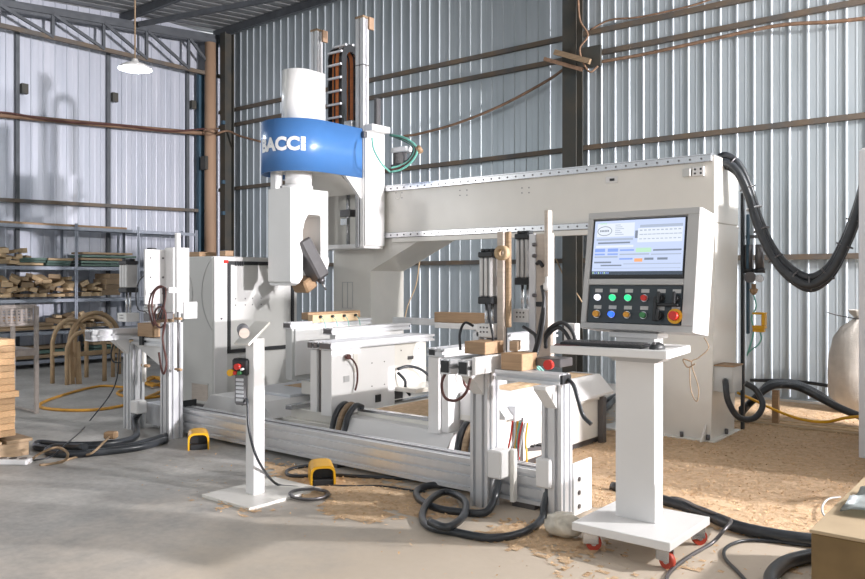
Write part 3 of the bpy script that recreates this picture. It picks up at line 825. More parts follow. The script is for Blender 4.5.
# right table
t3 = work_table('white work table panel standing behind the left clamping post', -3.6, -3.3, 4.45, 5.6, .29, .90, 2)
MB().box(-3.62, -3.52, 4.45, 5.3, .29, .84, .004).build('front_panel', K['white'], t3)
MB().box(-3.52, -3.455, 4.48, 5.24, .30, .84, .004).build('side_panel', K['white'], t3)
b1 = profile_bar('y', 4.44, 5.65, -3.62, -3.46, .845, .905, 'top_bar', t3, 1)
MB().box(-3.60, -3.55, 4.434, 4.44, .855, .895).build('end_cap', K['black'], b1)
b1 = profile_bar('y', 5.0, 5.70, -3.36, -3.26, .93, .99, 'top_bar', t3, 1)
MB().box(-3.40, -3.25, 5.05, 5.65, .80, .93, .004).build('rear_panel', K['white'], t3)
MB().box(-3.455, -3.445, 4.66, 4.70, .43, .46, .003).build('socket', K['tan'], t3)
MB().cyl((-3.45, 4.62, .80), (-3.42, 4.62, .80), .02, n=10).build('air_fitting', K['dsteel'], t3)
MB().tube([(-3.43, 4.6, .80), (-3.40, 4.58, .72), (-3.40, 4.60, .64), (-3.40, 4.68, .60), (-3.41, 4.76, .66), (-3.43, 4.80, .76)], .010, 6).build('hose', K['brown'], t3)
MB().box(-3.30, -3.10, 4.74, 4.84, .38, .44, .004).build('bracket', K['white'], t3)
MB().box(-3.12, -3.03, 4.70, 4.78, .40, .50, .004).build('socket', K['ltblue'], t3)
for i in range(3):
    MB().tube([(-3.25, 5.1 + .03 * i, .78), (-3.18, 5.2 + .04 * i, .72), (-3.14, 5.25 + .04 * i, .6), (-3.2, 5.2, .50 + .02 * i), (-3.3, 5.1, .48)], .008, 6).build('hose', K['teal'] if i else K['rubber'], t3)
# wood boards behind
tag(MB().cbox((-4.55, 6.15, 1.03), (.62, .12, .10), (0, 0, .1), .005).build('wood_plank', K['tan']), 'wooden board lying across the table rear behind the cylinders', 'board')
pk = thing('table_carrier', 'low steel carrier holding the wooden board behind the tables', 'carrier', (-4.55, 6.15, .5))
MB().box(-4.8, -4.3, 6.0, 6.54, .93, .98, .004).build('top', K['white'], pk)
MB().box(-4.62, -4.48, 6.42, 6.52, 0, .93, .004).build('post', K['grey'], pk)
MB().box(-5.6, -4.8, 6.28, 6.34, .93, 1.0, .004).build('cross_bar', K['alu'], pk)
# toppled bed cables under table
mb = MB()
gr = thing('cable_track', 'black cable track arching onto the front beam under the table', 'cable track', (-4.1, 4.45, .2))
for i in range(3):
    MB().tube([(-4.62 + .07 * i, 4.66, .36), (-4.62 + .07 * i, 4.58, .38), (-4.60 + .07 * i, 4.48, .32), (-4.58 + .07 * i, 4.42, .22), (-4.58 + .07 * i, 4.40, .13)], .024, 8).build('hose', K['rubber'] if i != 1 else K['woodd'], gr)
MB().box(-4.66, -4.40, 4.36, 4.41, .11, .15, .004).build('clamp_strip', K['ltblue'], gr)
gr = thing('cable_track', 'black cable track arching down beside the rightmost white table panel', 'cable track', (-3.3, 4.45, .2))
for i in range(4):
    MB().tube([(-3.36 + .06 * i, 4.62, .33), (-3.36 + .06 * i, 4.56, .36), (-3.34 + .06 * i, 4.47, .30), (-3.33 + .06 * i, 4.42, .2), (-3.33 + .06 * i, 4.40, .08)], .026, 8).build('hose', K['rubber'] if i != 1 else K['woodd'], gr)
MB().box(-3.38, -3.12, 4.36, 4.41, .10, .14, .004).build('clamp_strip', K['ltblue'], gr)
mb = MB()
gr = thing('wire_bundle', 'bundle of coloured wires hanging below the right table bracket', 'wires', (-2.98, 4.6, 0))
for i in range(7):
    x = -3.0 + .02 * i
    MB().tube([(x, 4.62, .42), (x + random.uniform(-.02, .02), 4.6, .3), (x + random.uniform(-.03, .03), 4.58, .18), (x, 4.56, .06)], .007, 5).build('wire', [K['red'], K['ltblue'], K['yellow'], K['teal']][i % 4], gr)

# ------------------------------------------------------------------ clamping stations
def air_cylinder(parent, x, y, z0, z1, rod, w=.105, d=.10, m=None):
    c = MB()
    hw = w / 2
    for i in range(3): c.box(x - hw + i * w / 3 + .005, x - hw + (i + 1) * w / 3 - .005, y - d / 2, y + d / 2, z0, z1, .008)
    c.mi = 1; c.box(x - hw + .006, x + hw - .006, y - d / 2 + .015, y + d / 2 - .015, z0, z1)  # dark core paints the shade in the gaps between the lobes
    c = c.build('air_cylinder', [m or K['cylalu'], K['alud']], parent)
    for za, zb_ in ((z0 - .045, z0), (z1, z1 + .035)):
        MB().box(x - hw - .002, x + hw + .002, y - d / 2 - .004, y + d / 2 + .004, za, zb_, .006).build('cap', K['black'], c)
    for i in range(3): MB().box(x - hw + .004 + i * w / 3, x - hw + w / 3 - .006 + i * w / 3, y - .03, y + .03, z1 + .035, z1 + .055, .004).build('fitting', K['black'], c)
    for s in (-1, 1): MB().cyl((x + s * w * .22, y, rod), (x + s * w * .22, y, z0 - .04), .011, n=10).build('rod', K['steel'], c)
    b = MB().box(x - hw - .01, x + hw + .01, y - d / 2 - .01, y + d / 2 + .01, rod - .055, rod + .03, .005).build('clamp_block', K['white'], c)
    mb = MB()
    for sx in (-.025, .0, .025):
        for sz in (-.02, .008): mb.cyl((x + sx, y - d / 2 - .0105, rod + sz), (x + sx, y - d / 2 - .014, rod + sz), .006, n=6)
    mb.build('screws', K['dsteel'], c)
    return c
def gusset(parent, x0, x1, yb, z1, h, dep):
    mb = MB(); mb.prism([(yb, z1), (yb - dep, z1), (yb - dep, z1 - .02), (yb, z1 - h)], 'x', x0, x1); return mb.build('gusset', K['white'], parent)

rs = thing('clamping_station', 'aluminium clamping station with two tall cylinders beside the control console', 'clamping station', (-2.6, 4.05, 0))
tslot_post(-2.885, -2.755, 3.96, 4.09, 0, .83, 'post', rs)
tslot_post(-2.375, -2.245, 3.96, 4.09, 0, .80, 'post', rs)
profile_bar('y', 3.72, 4.42, -2.935, -2.855, .835, .925, 'arm_bar', rs, 1)
profile_bar('y', 3.72, 4.42, -2.80, -2.725, .835, .925, 'arm_bar', rs, 1)
for x in (-2.895, -2.762): MB().box(x - .03, x + .03, 3.712, 3.72, .845, .915, .003).build('arm_end_cap', K['black'], rs)
MB().box(-2.855, -2.80, 3.80, 4.40, .84, .905, .003).build('arm_web', K['white'], rs)
MB().box(-2.72, -2.695, 3.75, 4.45, .84, .945, .003).build('side_plate', K['white'], rs)
gusset(rs, -2.86, -2.78, 3.96, .835, .14, .13)
gusset(rs, -2.35, -2.27, 3.96, .80, .14, .13)
profile_bar('x', -2.68, -2.24, 3.93, 4.05, .80, .86, 'cross_bar', rs, 1)
MB().box(-2.24, -2.225, 3.94, 4.04, .805, .855).build('bar_end_cap', K['black'], rs)
MB().box(-2.65, -2.50, 3.95, 4.12, .86, .96, .004).build('stop_block', K['tan'], rs)
air_cylinder(rs, -2.865, 4.14, 1.29, 1.54, 1.09)
air_cylinder(rs, -2.735, 4.36, 1.41, 1.66, 1.18, .10)
MB().box(-2.93, -2.80, 4.20, 4.25, .92, 1.30, .003).build('back_plate', K['dsteel'], rs)
MB().box(-2.795, -2.745, 4.12, 4.15, .93, 1.70, .004).build('upright', K['beige'], rs)
MB().box(-2.743, -2.715, 4.14, 4.17, 1.10, 1.70, .004).build('wooden_jaw', K['woodd'], rs)
rg = MB(); rg.lathe((-2.735, 4.09, 1.565), [(.024, .02), (.024, -.02), (.046, -.02), (.046, .02), (.024, .02)], 22, 'y'); rg.build('ring', K['wood'], rs)
MB().box(-2.672, -2.625, 4.30, 4.36, .93, 1.69, .004).build('upright', K['ltblue'], rs)
MB().box(-2.625, -2.52, 4.31, 4.36, .90, 1.69, .004).build('upright', K['beige'], rs)
MB().box(-2.53, -2.50, 4.25, 4.30, 1.08, 1.83, .004).build('tall_strip', K['beige'], rs)
for z in (1.55, 1.62, 1.30): MB().cyl((-2.635, 4.29, z), (-2.612, 4.29, z), .012, n=8).build('bolt', K['dsteel'], rs)
MB().tube([(-2.61, 4.30, 1.50), (-2.58, 4.28, 1.51), (-2.555, 4.28, 1.48)], .013, 6).build('latch', K['black'], rs)
MB().box(-2.61, -2.55, 4.28, 4.31, 1.23, 1.26, .003).build('latch', K['black'], rs)
MB().tube([(-2.90, 3.75, .86), (-2.92, 3.72, .78), (-2.88, 3.70, .70), (-2.80, 3.70, .69), (-2.74, 3.72, .74), (-2.73, 3.75, .82)], .009, 6).build('hose', K['brown'], rs)
MB().tube([(-2.83, 4.07, 1.25), (-2.80, 4.05, 1.15), (-2.77, 4.04, 1.05), (-2.79, 4.06, .97)], .008, 6).build('hose', K['black'], rs)
MB().tube([(-2.99, 4.14, 1.10), (-3.03, 4.1, 1.12), (-3.04, 4.06, 1.05), (-3.02, 4.04, .95)], .009, 6).build('hose', K['black'], rs)
MB().box(-2.955, -2.905, 4.08, 4.16, .92, 1.07, .004).build('clamp_foot', K['alu'], rs)
for x in (-2.74, -2.40):
    MB().box(x, x + .10, 3.93, 4.06, .20, .37, .01).build('junction_box', K['white'], rs)
    MB().box(x + .10, x + .13, 4.03, 4.07, .05, .37, .003).build('mounting_plate', K['ivory'], rs)
MB().tube([(-2.22, 4.0, .83), (-2.17, 3.97, .80), (-2.13, 3.95, .72), (-2.10, 3.95, .64), (-2.05, 3.95, .60)], .012, 6).build('hose', K['rubber'], rs)
mb = MB()
for i, (x0, z0) in enumerate(((-2.52, 1.34), (-2.50, 1.30))):
    MB().tube([(-2.54, 4.24, 1.36), (-2.50, 4.2, 1.28 - .02 * i), (-2.50 + .02 * i, 4.16, 1.14), (-2.52 + .02 * i, 4.14, 1.0), (-2.53 + .02 * i, 4.12, .94)], .011, 6).build('hose', K['black'], rs)
for i in range(2):
    MB().tube([(-2.50, 4.22, .98), (-2.48, 4.20, 1.08 - .03 * i), (-2.38 - .02 * i, 4.20, 1.14 - .03 * i), (-2.30 - .03 * i, 4.20, 1.08 - .03 * i), (-2.27 - .03 * i, 4.2, .95)], .013, 6).build('hose', K['black'], rs)
MB().tube([(-2.68, 4.25, 1.10), (-2.60, 4.2, 1.08), (-2.54, 4.17, 1.05), (-2.52, 4.15, .98)], .012, 6).build('hose', K['black'], rs)
MB().box(-2.50, -2.33, 4.10, 4.25, .88, .93, .004).build('valve_plate', K['dsteel'], rs)
MB().box(-2.42, -2.34, 4.30, 4.36, .95, 1.13, .004).build('valve', K['white'], rs)
MB().lathe((-2.50, 4.24, 1.36), [(0, .06), (.014, .055), (.016, .02), (.026, .015), (.026, -.02), (.016, -.03), (0, -.03)], 12).build('pressure_fitting', K['white'], rs)
MB().cyl((-2.30, 3.93, .915), (-2.30, 3.90, .915), .028, n=14).build('stop_button', K['red'], rs)
tag(MB().cbox((-2.80, 3.99, .985), (.155, .20, .075), (0, 0, .0), .003).build('wood_block', K['tan']), 'plywood block resting on the arm of the right clamping station', 'wood block')
tag(MB().cbox((-2.645, 4.10, .985 + .01), (.05, .12, .06), (0, 0, .4), .003).build('wood_block', K['woodd']), 'small brown wood offcut tucked behind the plywood block', 'wood block')

ls = thing('clamping_station', 'far aluminium clamping station with a white plate in front of the racks', 'clamping station', (-6.5, 4.05, 0))
tslot_post(-6.925, -6.795, 3.97, 4.11, 0, .80, 'post', ls)
tslot_post(-6.245, -6.11, 3.93, 4.07, 0, 1.02, 'post', ls)
MB().box(-6.43, -6.40, 4.10, 4.13, .0, .86).build('rear_strut', K['dsteel'], ls)
profile_bar('y', 3.60, 4.25, -6.93, -6.79, .845, .945, 'arm_bar', ls, 1)
MB().box(-6.90, -6.82, 3.585, 3.60, .86, .93, .003).build('arm_end_cap', K['alud'], ls)
gusset(ls, -6.90, -6.82, 3.97, .845, .14, .14)
profile_bar('x', -6.79, -6.25, 3.97, 4.09, .80, .87, 'cross_bar', ls, 1)
MB().box(-6.62, -6.57, 3.95, 4.11, .80, .88).build('bar_joint', K['black'], ls)
mb = MB(); mb.prism([(-6.79, .80), (-6.25, .80), (-6.25, .58)], 'y', 4.0, 4.03); mb.build('gusset', K['white'], ls)
air_cylinder(ls, -7.06, 4.10, 1.32, 1.545, 1.05, .14, .12)
air_cylinder(ls, -6.90, 4.25, 1.43, 1.65, 1.12, .09, .09)
MB().box(-6.66, -6.63, 4.02, 4.36, 1.17, 1.68, .004).build('clamp_plate', K['white'], ls)
MB().box(-6.78, -6.66, 4.14, 4.17, .95, 1.58, .004).build('upright', K['white'], ls)
MB().box(-6.63, -6.50, 4.22, 4.40, 1.08, 1.70, .004).build('rear_plate', K['white'], ls)
MB().box(-6.44, -6.40, 4.20, 4.24, .87, 1.83, .004).build('tall_strip', K['white'], ls)
mb = MB()
for z in (1.27, 1.42, 1.60):
    for y in (4.07, 4.20): mb.cyl((-6.629, y, z), (-6.625, y, z), .010, n=8)
mb.build('screws', K['dsteel'], ls)
MB().box(-6.13, -6.11, 4.08, 4.22, 1.05, 1.20, .004).build('white_plate', K['white'], ls)
MB().box(-6.70, -6.45, 3.98, 4.13, .875, 1.0, .004).build('wooden_jaw', K['tan'], ls)
MB().box(-6.78, -6.52, 4.15, 4.25, .95, 1.08, .004).build('wooden_jaw', K['woodd'], ls)
MB().box(-6.60, -6.50, 3.98, 4.06, 1.02, 1.09, .004).build('valve', K['dsteel'], ls)
MB().box(-6.30, -6.22, 4.0, 4.08, 1.28, 1.33, .004).build('valve', K['white'], ls)
for i in range(2):
    MB().tube([(-6.27, 4.02, 1.31), (-6.33, 3.98, 1.34 - .01 * i), (-6.42 + .03 * i, 3.96, 1.28), (-6.46 + .05 * i, 3.95, 1.16), (-6.42 + .04 * i, 3.95, 1.04), (-6.40, 3.96, .98)], .009, 6).build('hose', K['brown'], ls)
pts = [(-6.20 + .09 * math.cos(t), 3.90, 1.07 + .09 * math.sin(t)) for t in [k_ * math.pi / 6 for k_ in range(12)]]
MB().tube(pts, .009, 6, 4, True).build('hose', K['brown'], ls)
MB().tube([(-6.12, 3.9, 1.02), (-6.16, 3.9, .90), (-6.14, 3.9, .80), (-6.10, 3.9, .68), (-6.14, 3.9, .58), (-6.18, 3.9, .62), (-6.22, 3.9, .76)], .009, 6).build('hose', K['brown'], ls)
MB().tube([(-6.93, 3.96, .88), (-7.0, 3.92, .80), (-7.02, 3.9, .70), (-6.98, 3.9, .63), (-6.92, 3.94, .62)], .008, 6).build('hose', K['black'], ls)
for i in range(3):
    MB().tube([(-6.30 + .02 * i, 4.0, 1.30), (-6.24 + .02 * i, 3.95, 1.33), (-6.18 + .02 * i, 3.92, 1.27), (-6.17 + .01 * i, 3.91, 1.18), (-6.24 + .02 * i, 3.92, 1.10 - .02 * i), (-6.32, 3.95, 1.04)], .006, 5).build('hose', K['brown'] if i != 1 else K['black'], ls)
MB().tube([(-6.79, 4.12, 1.45), (-6.84, 4.08, 1.38), (-6.86, 4.06, 1.25), (-6.82, 4.06, 1.12), (-6.70, 4.06, 1.10), (-6.62, 4.05, 1.06)], .006, 5).build('hose', K['black'], ls)
MB().box(-6.76, -6.68, 4.11, 4.14, 1.14, 1.22, .004).build('tag_plate', K['beige'], ls)
MB().box(-6.30, -6.18, 3.95, 4.02, 1.05, 1.11, .004).build('valve', K['dsteel'], ls)
for z in (1.06, .62): MB().cyl((-6.06, 3.96, z), (-5.97, 3.96, z), .012, n=8).build('pin', K['tan'], ls)
MB().cyl((-6.02, 3.96, .60), (-6.02, 3.96, 1.12), .008, n=8).build('pin_rod', K['dsteel'], ls)
MB().box(-6.72, -6.60, 3.92, 4.02, .17, .29, .01).build('junction_box', K['white'], ls)
MB().cyl((-6.70, 4.05, .45), (-6.70, 4.05, .80), .02, n=10).build('hanging_rod', K['ivory'], ls)
MB().cyl((-6.74, 4.05, .60), (-6.62, 4.05, .60), .015, n=8).build('pin', K['tan'], ls)
MB().box(-6.795, -6.25, 4.12, 4.26, .04, .24, .004).build('base_block', K['alu'], ls)

# ------------------------------------------------------------------ operator console
co = thing('control_console', 'white wheeled control console with lit screen and button panel', 'control console', (-1.75, 3.9, 0))
CXL, CXR = -2.04, -1.425
o_ = Vector((CXL, 3.80, 1.14)); vv = Vector((0, .10, .622)); FH = vv.length; vv.normalize(); uu = Vector((1, 0, 0)); nn = uu.cross(vv)
FM = Matrix(((uu.x, vv.x, nn.x, o_.x), (uu.y, vv.y, nn.y, o_.y), (uu.z, vv.z, nn.z, o_.z), (0, 0, 0, 1)))
FW = CXR - CXL
def fbox(mb, u0, u1, v0, v1, d0, d1, bev=0): return mb.box(u0 * FW, u1 * FW, v0 * FH, v1 * FH, d0, d1, bev, FM)
hs = MB()
bk = .012
hs.prism([(3.80 + .02, 1.137), (4.01, 1.112), (4.12, 1.735), (3.90 + .02, 1.762)], 'x', CXL, CXR)
hs = hs.build('housing', K['console'], co)
mb = MB()
fbox(mb, 0, 1, .945, 1.0, -.024, 0, .003); fbox(mb, 0, 1, 0, .05, -.024, 0, .003); fbox(mb, 0, .05, .05, .945, -.024, 0, .003); fbox(mb, .90, 1, .05, .945, -.024, 0, .003); fbox(mb, .05, .9, .375, .425, -.024, 0, .003)
mb.build('front_frame', K['console'], hs)
MB().box(CXR, CXR + .004, 3.93, 4.05, 1.2, 1.7, 0, None).build('side_skin', K['white'], hs) if False else None
mb = MB(); fbox(mb, .055, .89, .43, .935, -.022, -.008, .003)
mon = mb.build('monitor', K['black'], co)
def emis(name, c, s):
    m = bpy.data.materials.new(name); m.use_nodes = True; b = m.node_tree.nodes['Principled BSDF']
    b.inputs['Base Color'].default_value = (.02, .02, .02, 1); b.inputs['Roughness'].default_value = .25
    b.inputs['Emission Color'].default_value = (*c, 1); b.inputs['Emission Strength'].default_value = s
    return m
SM = [emis('screen_' + n_, c, .95) for n_, c in (('pale', (.62, .72, .98)), ('white', (.84, .90, 1.0)), ('blue', (.28, .42, .92)), ('green', (.55, .86, .62)), ('orange', (1.0, .45, .20)), ('grey', (.22, .26, .34)), ('mid', (.45, .52, .66)), ('bar', (.05, .07, .10)))]
sc_ = MB()
S0, S1, T0, T1 = .067, .878, .462, .925
def sr(x0, x1, y0, y1, mi, d):
    sc_.mi = mi
    U = lambda x: (S0 + (S1 - S0) * x) * FW; V = lambda y: (T1 - (T1 - T0) * y) * FH
    sc_.quad(*[FM @ Vector(p) for p in ((U(x0), V(y1), d), (U(x1), V(y1), d), (U(x1), V(y0), d), (U(x0), V(y0), d))])
d1 = -.0070; d2 = -.0064
sr(0, 1, 0, 1, 0, d1)
for r in [(0, 1, .94, 1, 7), (.03, .46, .05, .30, 1), (.50, .98, .16, .42, 1), (.52, .98, .10, .15, 6), (.47, .50, .20, .34, 5), (.06, .14, .04, .065, 3), (.03, .45, .33, .37, 6), (.05, .42, .40, .43, 5), (.03, .46, .46, .50, 1),
          (.02, .14, .52, .58, 2), (.17, .29, .52, .58, 2), (.02, .14, .61, .64, 2), (.17, .29, .61, .64, 2), (.02, .29, .66, .69, 6), (.31, .47, .54, .57, 2), (.49, .66, .52, .60, 3), (.68, .98, .55, .58, 5), (.31, .64, .62, .645, 6), (.66, .98, .63, .65, 6),
          (.31, .46, .70, .73, 2), (.48, .57, .71, .77, 4), (.59, .69, .70, .74, 5), (.73, .84, .70, .74, 5), (.02, .22, .76, .79, 5), (.10, .34, .82, .845, 5), (.36, .98, .80, .815, 6), (.02, .98, .88, .89, 6)]: sr(*r, d2)
for i in range(10):
    sr(.52 + i * .046, .55 + i * .046, .19, .21, 6, -.006); sr(.52 + i * .046, .56 + i * .046, .27, .285, 6, -.006); sr(.52 + i * .046, .55 + i * .046, .35, .365, 6, -.006)
for i in range(6): sr(.24, .30 + .02 * (i % 3), .08 + .035 * i, .092 + .035 * i, 6, -.006)
for i in range(9): sr(.01 + i * .022, .023 + i * .022, .955, .985, 2 if i % 3 else 3, -.006)
# oval emblem outline
sc_.mi = 5
def el(rx, ry, t): 
    x = .12 + rx * math.cos(t); y = .19 + ry * math.sin(t)
    return FM @ Vector(((S0 + (S1 - S0) * x) * FW, (T1 - (T1 - T0) * y) * FH, -.0058))
for i in range(24):
    a = 2 * math.pi * i / 24; b = 2 * math.pi * (i + 1) / 24
    sc_.quad(el(.085, .09, a), el(.085, .09, b), el(.078, .078, b), el(.078, .078, a))
for i in range(6): sr(.065 + i * .018, .078 + i * .018, .17, .205, 5, -.0058)
bmesh.ops.recalc_face_normals(sc_.bm, faces=sc_.bm.faces[:])
sc_.build('screen', SM, mon, 'lit screen showing a pale blue program window')
mb = MB(); fbox(mb, .06, .89, .055, .37, -.022, -.006, .002)
pn = mb.build('button_panel', K['panel'], co)
def button(u, v, m, r=.016, h=.018, ring=K['steel'], name='button'):
    c0 = FM @ Vector((u * FW, v * FH, -.006)); c1 = FM @ Vector((u * FW, v * FH, .002)); c2 = FM @ Vector((u * FW, v * FH, h))
    b = MB().cyl(c0, c1, r * 1.2, n=16); b = b.build(name, ring, pn)
    MB().cyl(c1, c2, r, r * .92, n=16).build('cap', m, b)
    pl = MB(); fbox(pl, u - .035, u + .035, v + .045, v + .075, -.006, -.005); pl.build('legend_plate', K['console'], b)
US = [.15, .29, .43, .575, .715, .845]
L_ = lambda n_, c, s: mat('lit_' + n_, c, .3, emit=c, estr=s)
LG = L_('green', (.03, .72, .26), 1.1); LW = L_('white', (.85, .88, 1), 1.2); LB = L_('blue', (.03, .14, .95), 1.3)
OR = mat('amber_cap', (.75, .34, .03), .35); GD = mat('green_cap', (.05, .24, .08), .4)
for u, m_ in zip(US, (LW, LG, LG, K['red'])): button(u, .265, m_)
for u, m_ in zip(US, (OR, LB, OR, GD)): button(u, .125, m_, .018 if u == US[0] else .016)
for u, v in ((US[4], .265), (US[5], .265), (US[4], .125)):
    button(u, v, K['black'], .017, .02, K['black'], 'selector_switch')
    mb = MB(); fbox(mb, u - .012, u + .012, v - .045, v + .05, .02, .035, .003); mb.build('lever', K['black'], pn)
mb = MB(); fbox(mb, US[4] - .05, US[4] - .02, .08, .28, .0, .02, .004); fbox(mb, US[4] - .02, US[5] + .03, .20, .225, .0, .018, .004)
mb.build('key_switch_guard', K['black'], pn)
button(US[5], .125, K['red'], .024, .034, K['yellow'], 'emergency_stop')
mb = MB(); c0 = FM @ Vector((US[5] * FW, .125 * FH, -.005)); c1 = FM @ Vector((US[5] * FW, .125 * FH, .004)); mb.cyl(c0, c1, .038, n=20); mb.build('stop_collar', K['yellow'], pn)
# neck, column, base
MB().box(-1.875, -1.655, 3.885, 3.99, .14, 1.13, .004).build('column', K['white'], co)
MB().box(-1.90, -1.63, 3.86, 4.0, 1.095, 1.125, .004).build('neck_bracket', K['white'], co)
mS = Matrix.Translation((-1.80, 3.78, 1.04)) @ Matrix.Rotation(math.radians(6), 4, 'Z')
MB().box(-.30, .30, -.20, .22, -.02, .02, .003, mS).build('keyboard_shelf', K['white'], co)
mb = MB(); mb.prism([(-1.96, 1.02), (-1.56, 1.02), (-1.64, .97), (-1.88, .97)], 'y', 3.87, 4.0); mb.build('shelf_bracket', K['console'], co)
MB().box(-2.005, -1.478, 3.645, 4.185, .10, .142, .003).build('base_plate', K['white'], co)
for (x, y, a) in ((-1.93, 3.70, .5), (-1.53, 3.70, -.3), (-1.53, 4.12, .9), (-1.93, 4.12, .2)):
    k = MB().box(x - .03, x + .03, y - .03, y + .03, .09, .10).build('caster', K['steel'], co)
    R4 = Matrix.Translation((x, y, 0)) @ Matrix.Rotation(a, 4, 'Z')
    mb = MB(); mb.box(-.035, .045, -.022, -.016, .035, .095, .004, R4); mb.box(-.035, .045, .016, .022, .035, .095, .004, R4); mb.box(-.035, .03, -.02, .02, .082, .09, 0, R4)
    mb.build('fork', K['steel'], k)
    MB().cyl(R4 @ Vector((.02, -.014, .040)), R4 @ Vector((.02, .014, .040)), .040, n=20).build('wheel', K['casterred'], k)
    MB().cyl(R4 @ Vector((.02, -.0155, .040)), R4 @ Vector((.02, .0155, .040)), .016, n=12).build('hub', K['steel'], k)
MB().tube([(-1.46, 4.05, 1.10), (-1.43, 4.03, 1.05), (-1.47, 4.0, 1.0), (-1.50, 3.98, .97), (-1.46, 3.97, .85), (-1.47, 3.97, .78), (-1.50, 3.97, .84), (-1.51, 3.98, .95)], .003, 5).build('hanging_wire', K['woodd'], co)
MB().tube([(-1.50, 3.98, .98), (-1.54, 3.97, .99), (-1.52, 3.98, .95), (-1.48, 3.98, .97)], .004, 5).build('wire_knot', K['woodd'], co)
# keyboard and mouse
kb = thing('keyboard', 'black keyboard lying on the console shelf', 'keyboard', (-1.82, 3.68, 1.061))
mK = Matrix.Translation((-1.845, 3.70, 1.0605)) @ Matrix.Rotation(math.radians(6), 4, 'Z')
MB().box(-.215, .215, -.075, .075, 0, .016, .004, mK).build('tray', K['black'], kb)
mb = MB()
for r in range(6):
    for c_ in range(20): mb.box(-.205 + c_ * .0206, -.205 + c_ * .0206 + .017, -.066 + r * .022, -.066 + r * .022 + .018, .016, .022, 0, mK)
mb.build('keys', K['dsteel'], kb)
ms = thing('mouse', 'black computer mouse beside the keyboard on the console shelf', 'mouse', (-1.565, 3.72, 1.061))
mb = MB(); mb._mark(); bmesh.ops.create_uvsphere(mb.bm, u_segments=16, v_segments=10, radius=1.0)
for v in mb.bm.verts:
    v.co = Vector((-1.565 + v.co.x * .036, 3.70 + v.co.y * .055, 1.0605 + max(0, v.co.z) * .034))
for f in mb.bm.faces: f.smooth = True
mb._done(); mb.build('shell', K['black'], ms)
MB().cyl((-1.572, 3.665, 1.088), (-1.558, 3.665, 1.088), .008, n=10).build('wheel', K['dsteel'], ms)
tag(MB().cbox((-2.02, 3.63, 1.0625), (.13, .10, .004), (0, 0, .4)).build('cloth', K['brown']), 'dark red cloth lying at the left end of the console shelf', 'cloth')

# ------------------------------------------------------------------ hand control stand
hp = thing('hand_control_stand', 'white post stand on a flat floor plate holding the hand control', 'stand', (-4.08, 3.3, 0))
mb = MB(); PL = [FZ(208, 497), FZ(252, 510), FZ(310, 488), FZ(268, 479)]
mb.prism([(-4.34, 3.03), (-3.86, 3.03), (-3.86, 3.62), (-4.34, 3.62)], 'z', 0, .018); mb.build('floor_plate', K['ivory'], hp)
MB().box(-4.14, -4.055, 3.22, 3.31, .018, 1.02, .004).build('post', K['white'], hp)
mb = MB(); mb.box(-.10, .05, -.11, .11, -.008, .008, .002, Matrix.Translation((-4.11, 3.27, 1.05)) @ Matrix.Rotation(math.radians(38), 4, 'X')); mb.build('tilted_plate', K['ivory'], hp)
mb = MB(); mb.cyl((-4.155, 3.21, 1.08), (-4.075, 3.16, 1.06), .038, n=18); mb.build('knob', K['alud'], hp)
MB().cyl((-4.076, 3.1605, 1.06), (-4.070, 3.157, 1.059), .033, n=18).build('knob_face', K['beige'], hp)
hc = thing('hand_control', 'grey handheld remote control with red and yellow buttons hung on the post', 'remote control', (-4.17, 3.2, .62))
mH = Matrix.Translation((-4.165, 3.215, .74)) @ Matrix.Rotation(math.radians(20), 4, 'Z')
MB().box(-.045, .045, -.03, .03, -.15, .15, .012, mH).build('casing', K['alud'], hc)
MB().box(-.06, .06, -.035, .035, .04, .15, .012, mH).build('head', K['black'], hc)
for (x, z, m_, r) in ((-.055, .06, K['yellow'], .022), (-.005, .10, K['red'], .02), (.01, .06, GD, .012), (.03, .085, K['letter'], .008), (-.02, .06, K['red'], .012)):
    MB().cyl(mH @ Vector((x, -.03, z)), mH @ Vector((x, -.062, z)), r, n=14).build('button', m_, hc)
for i in range(6): MB().box(-.028, .028, -.034, -.028, -.125 + i * .026, -.107 + i * .026, .002, mH).build('key', K['ltblue'], hc)
cable('remote_cable', [mH @ Vector((.0, 0, -.15)), FY(247, 400, 3.18), FY(249, 430, 3.16), FY(258, 460, 3.18), FZ(275, 483, .04), FZ(295, 487, .012), FZ(315, 488, .012)], .009, K['rubber'], 'black cable running from the hand control down to the floor coil')

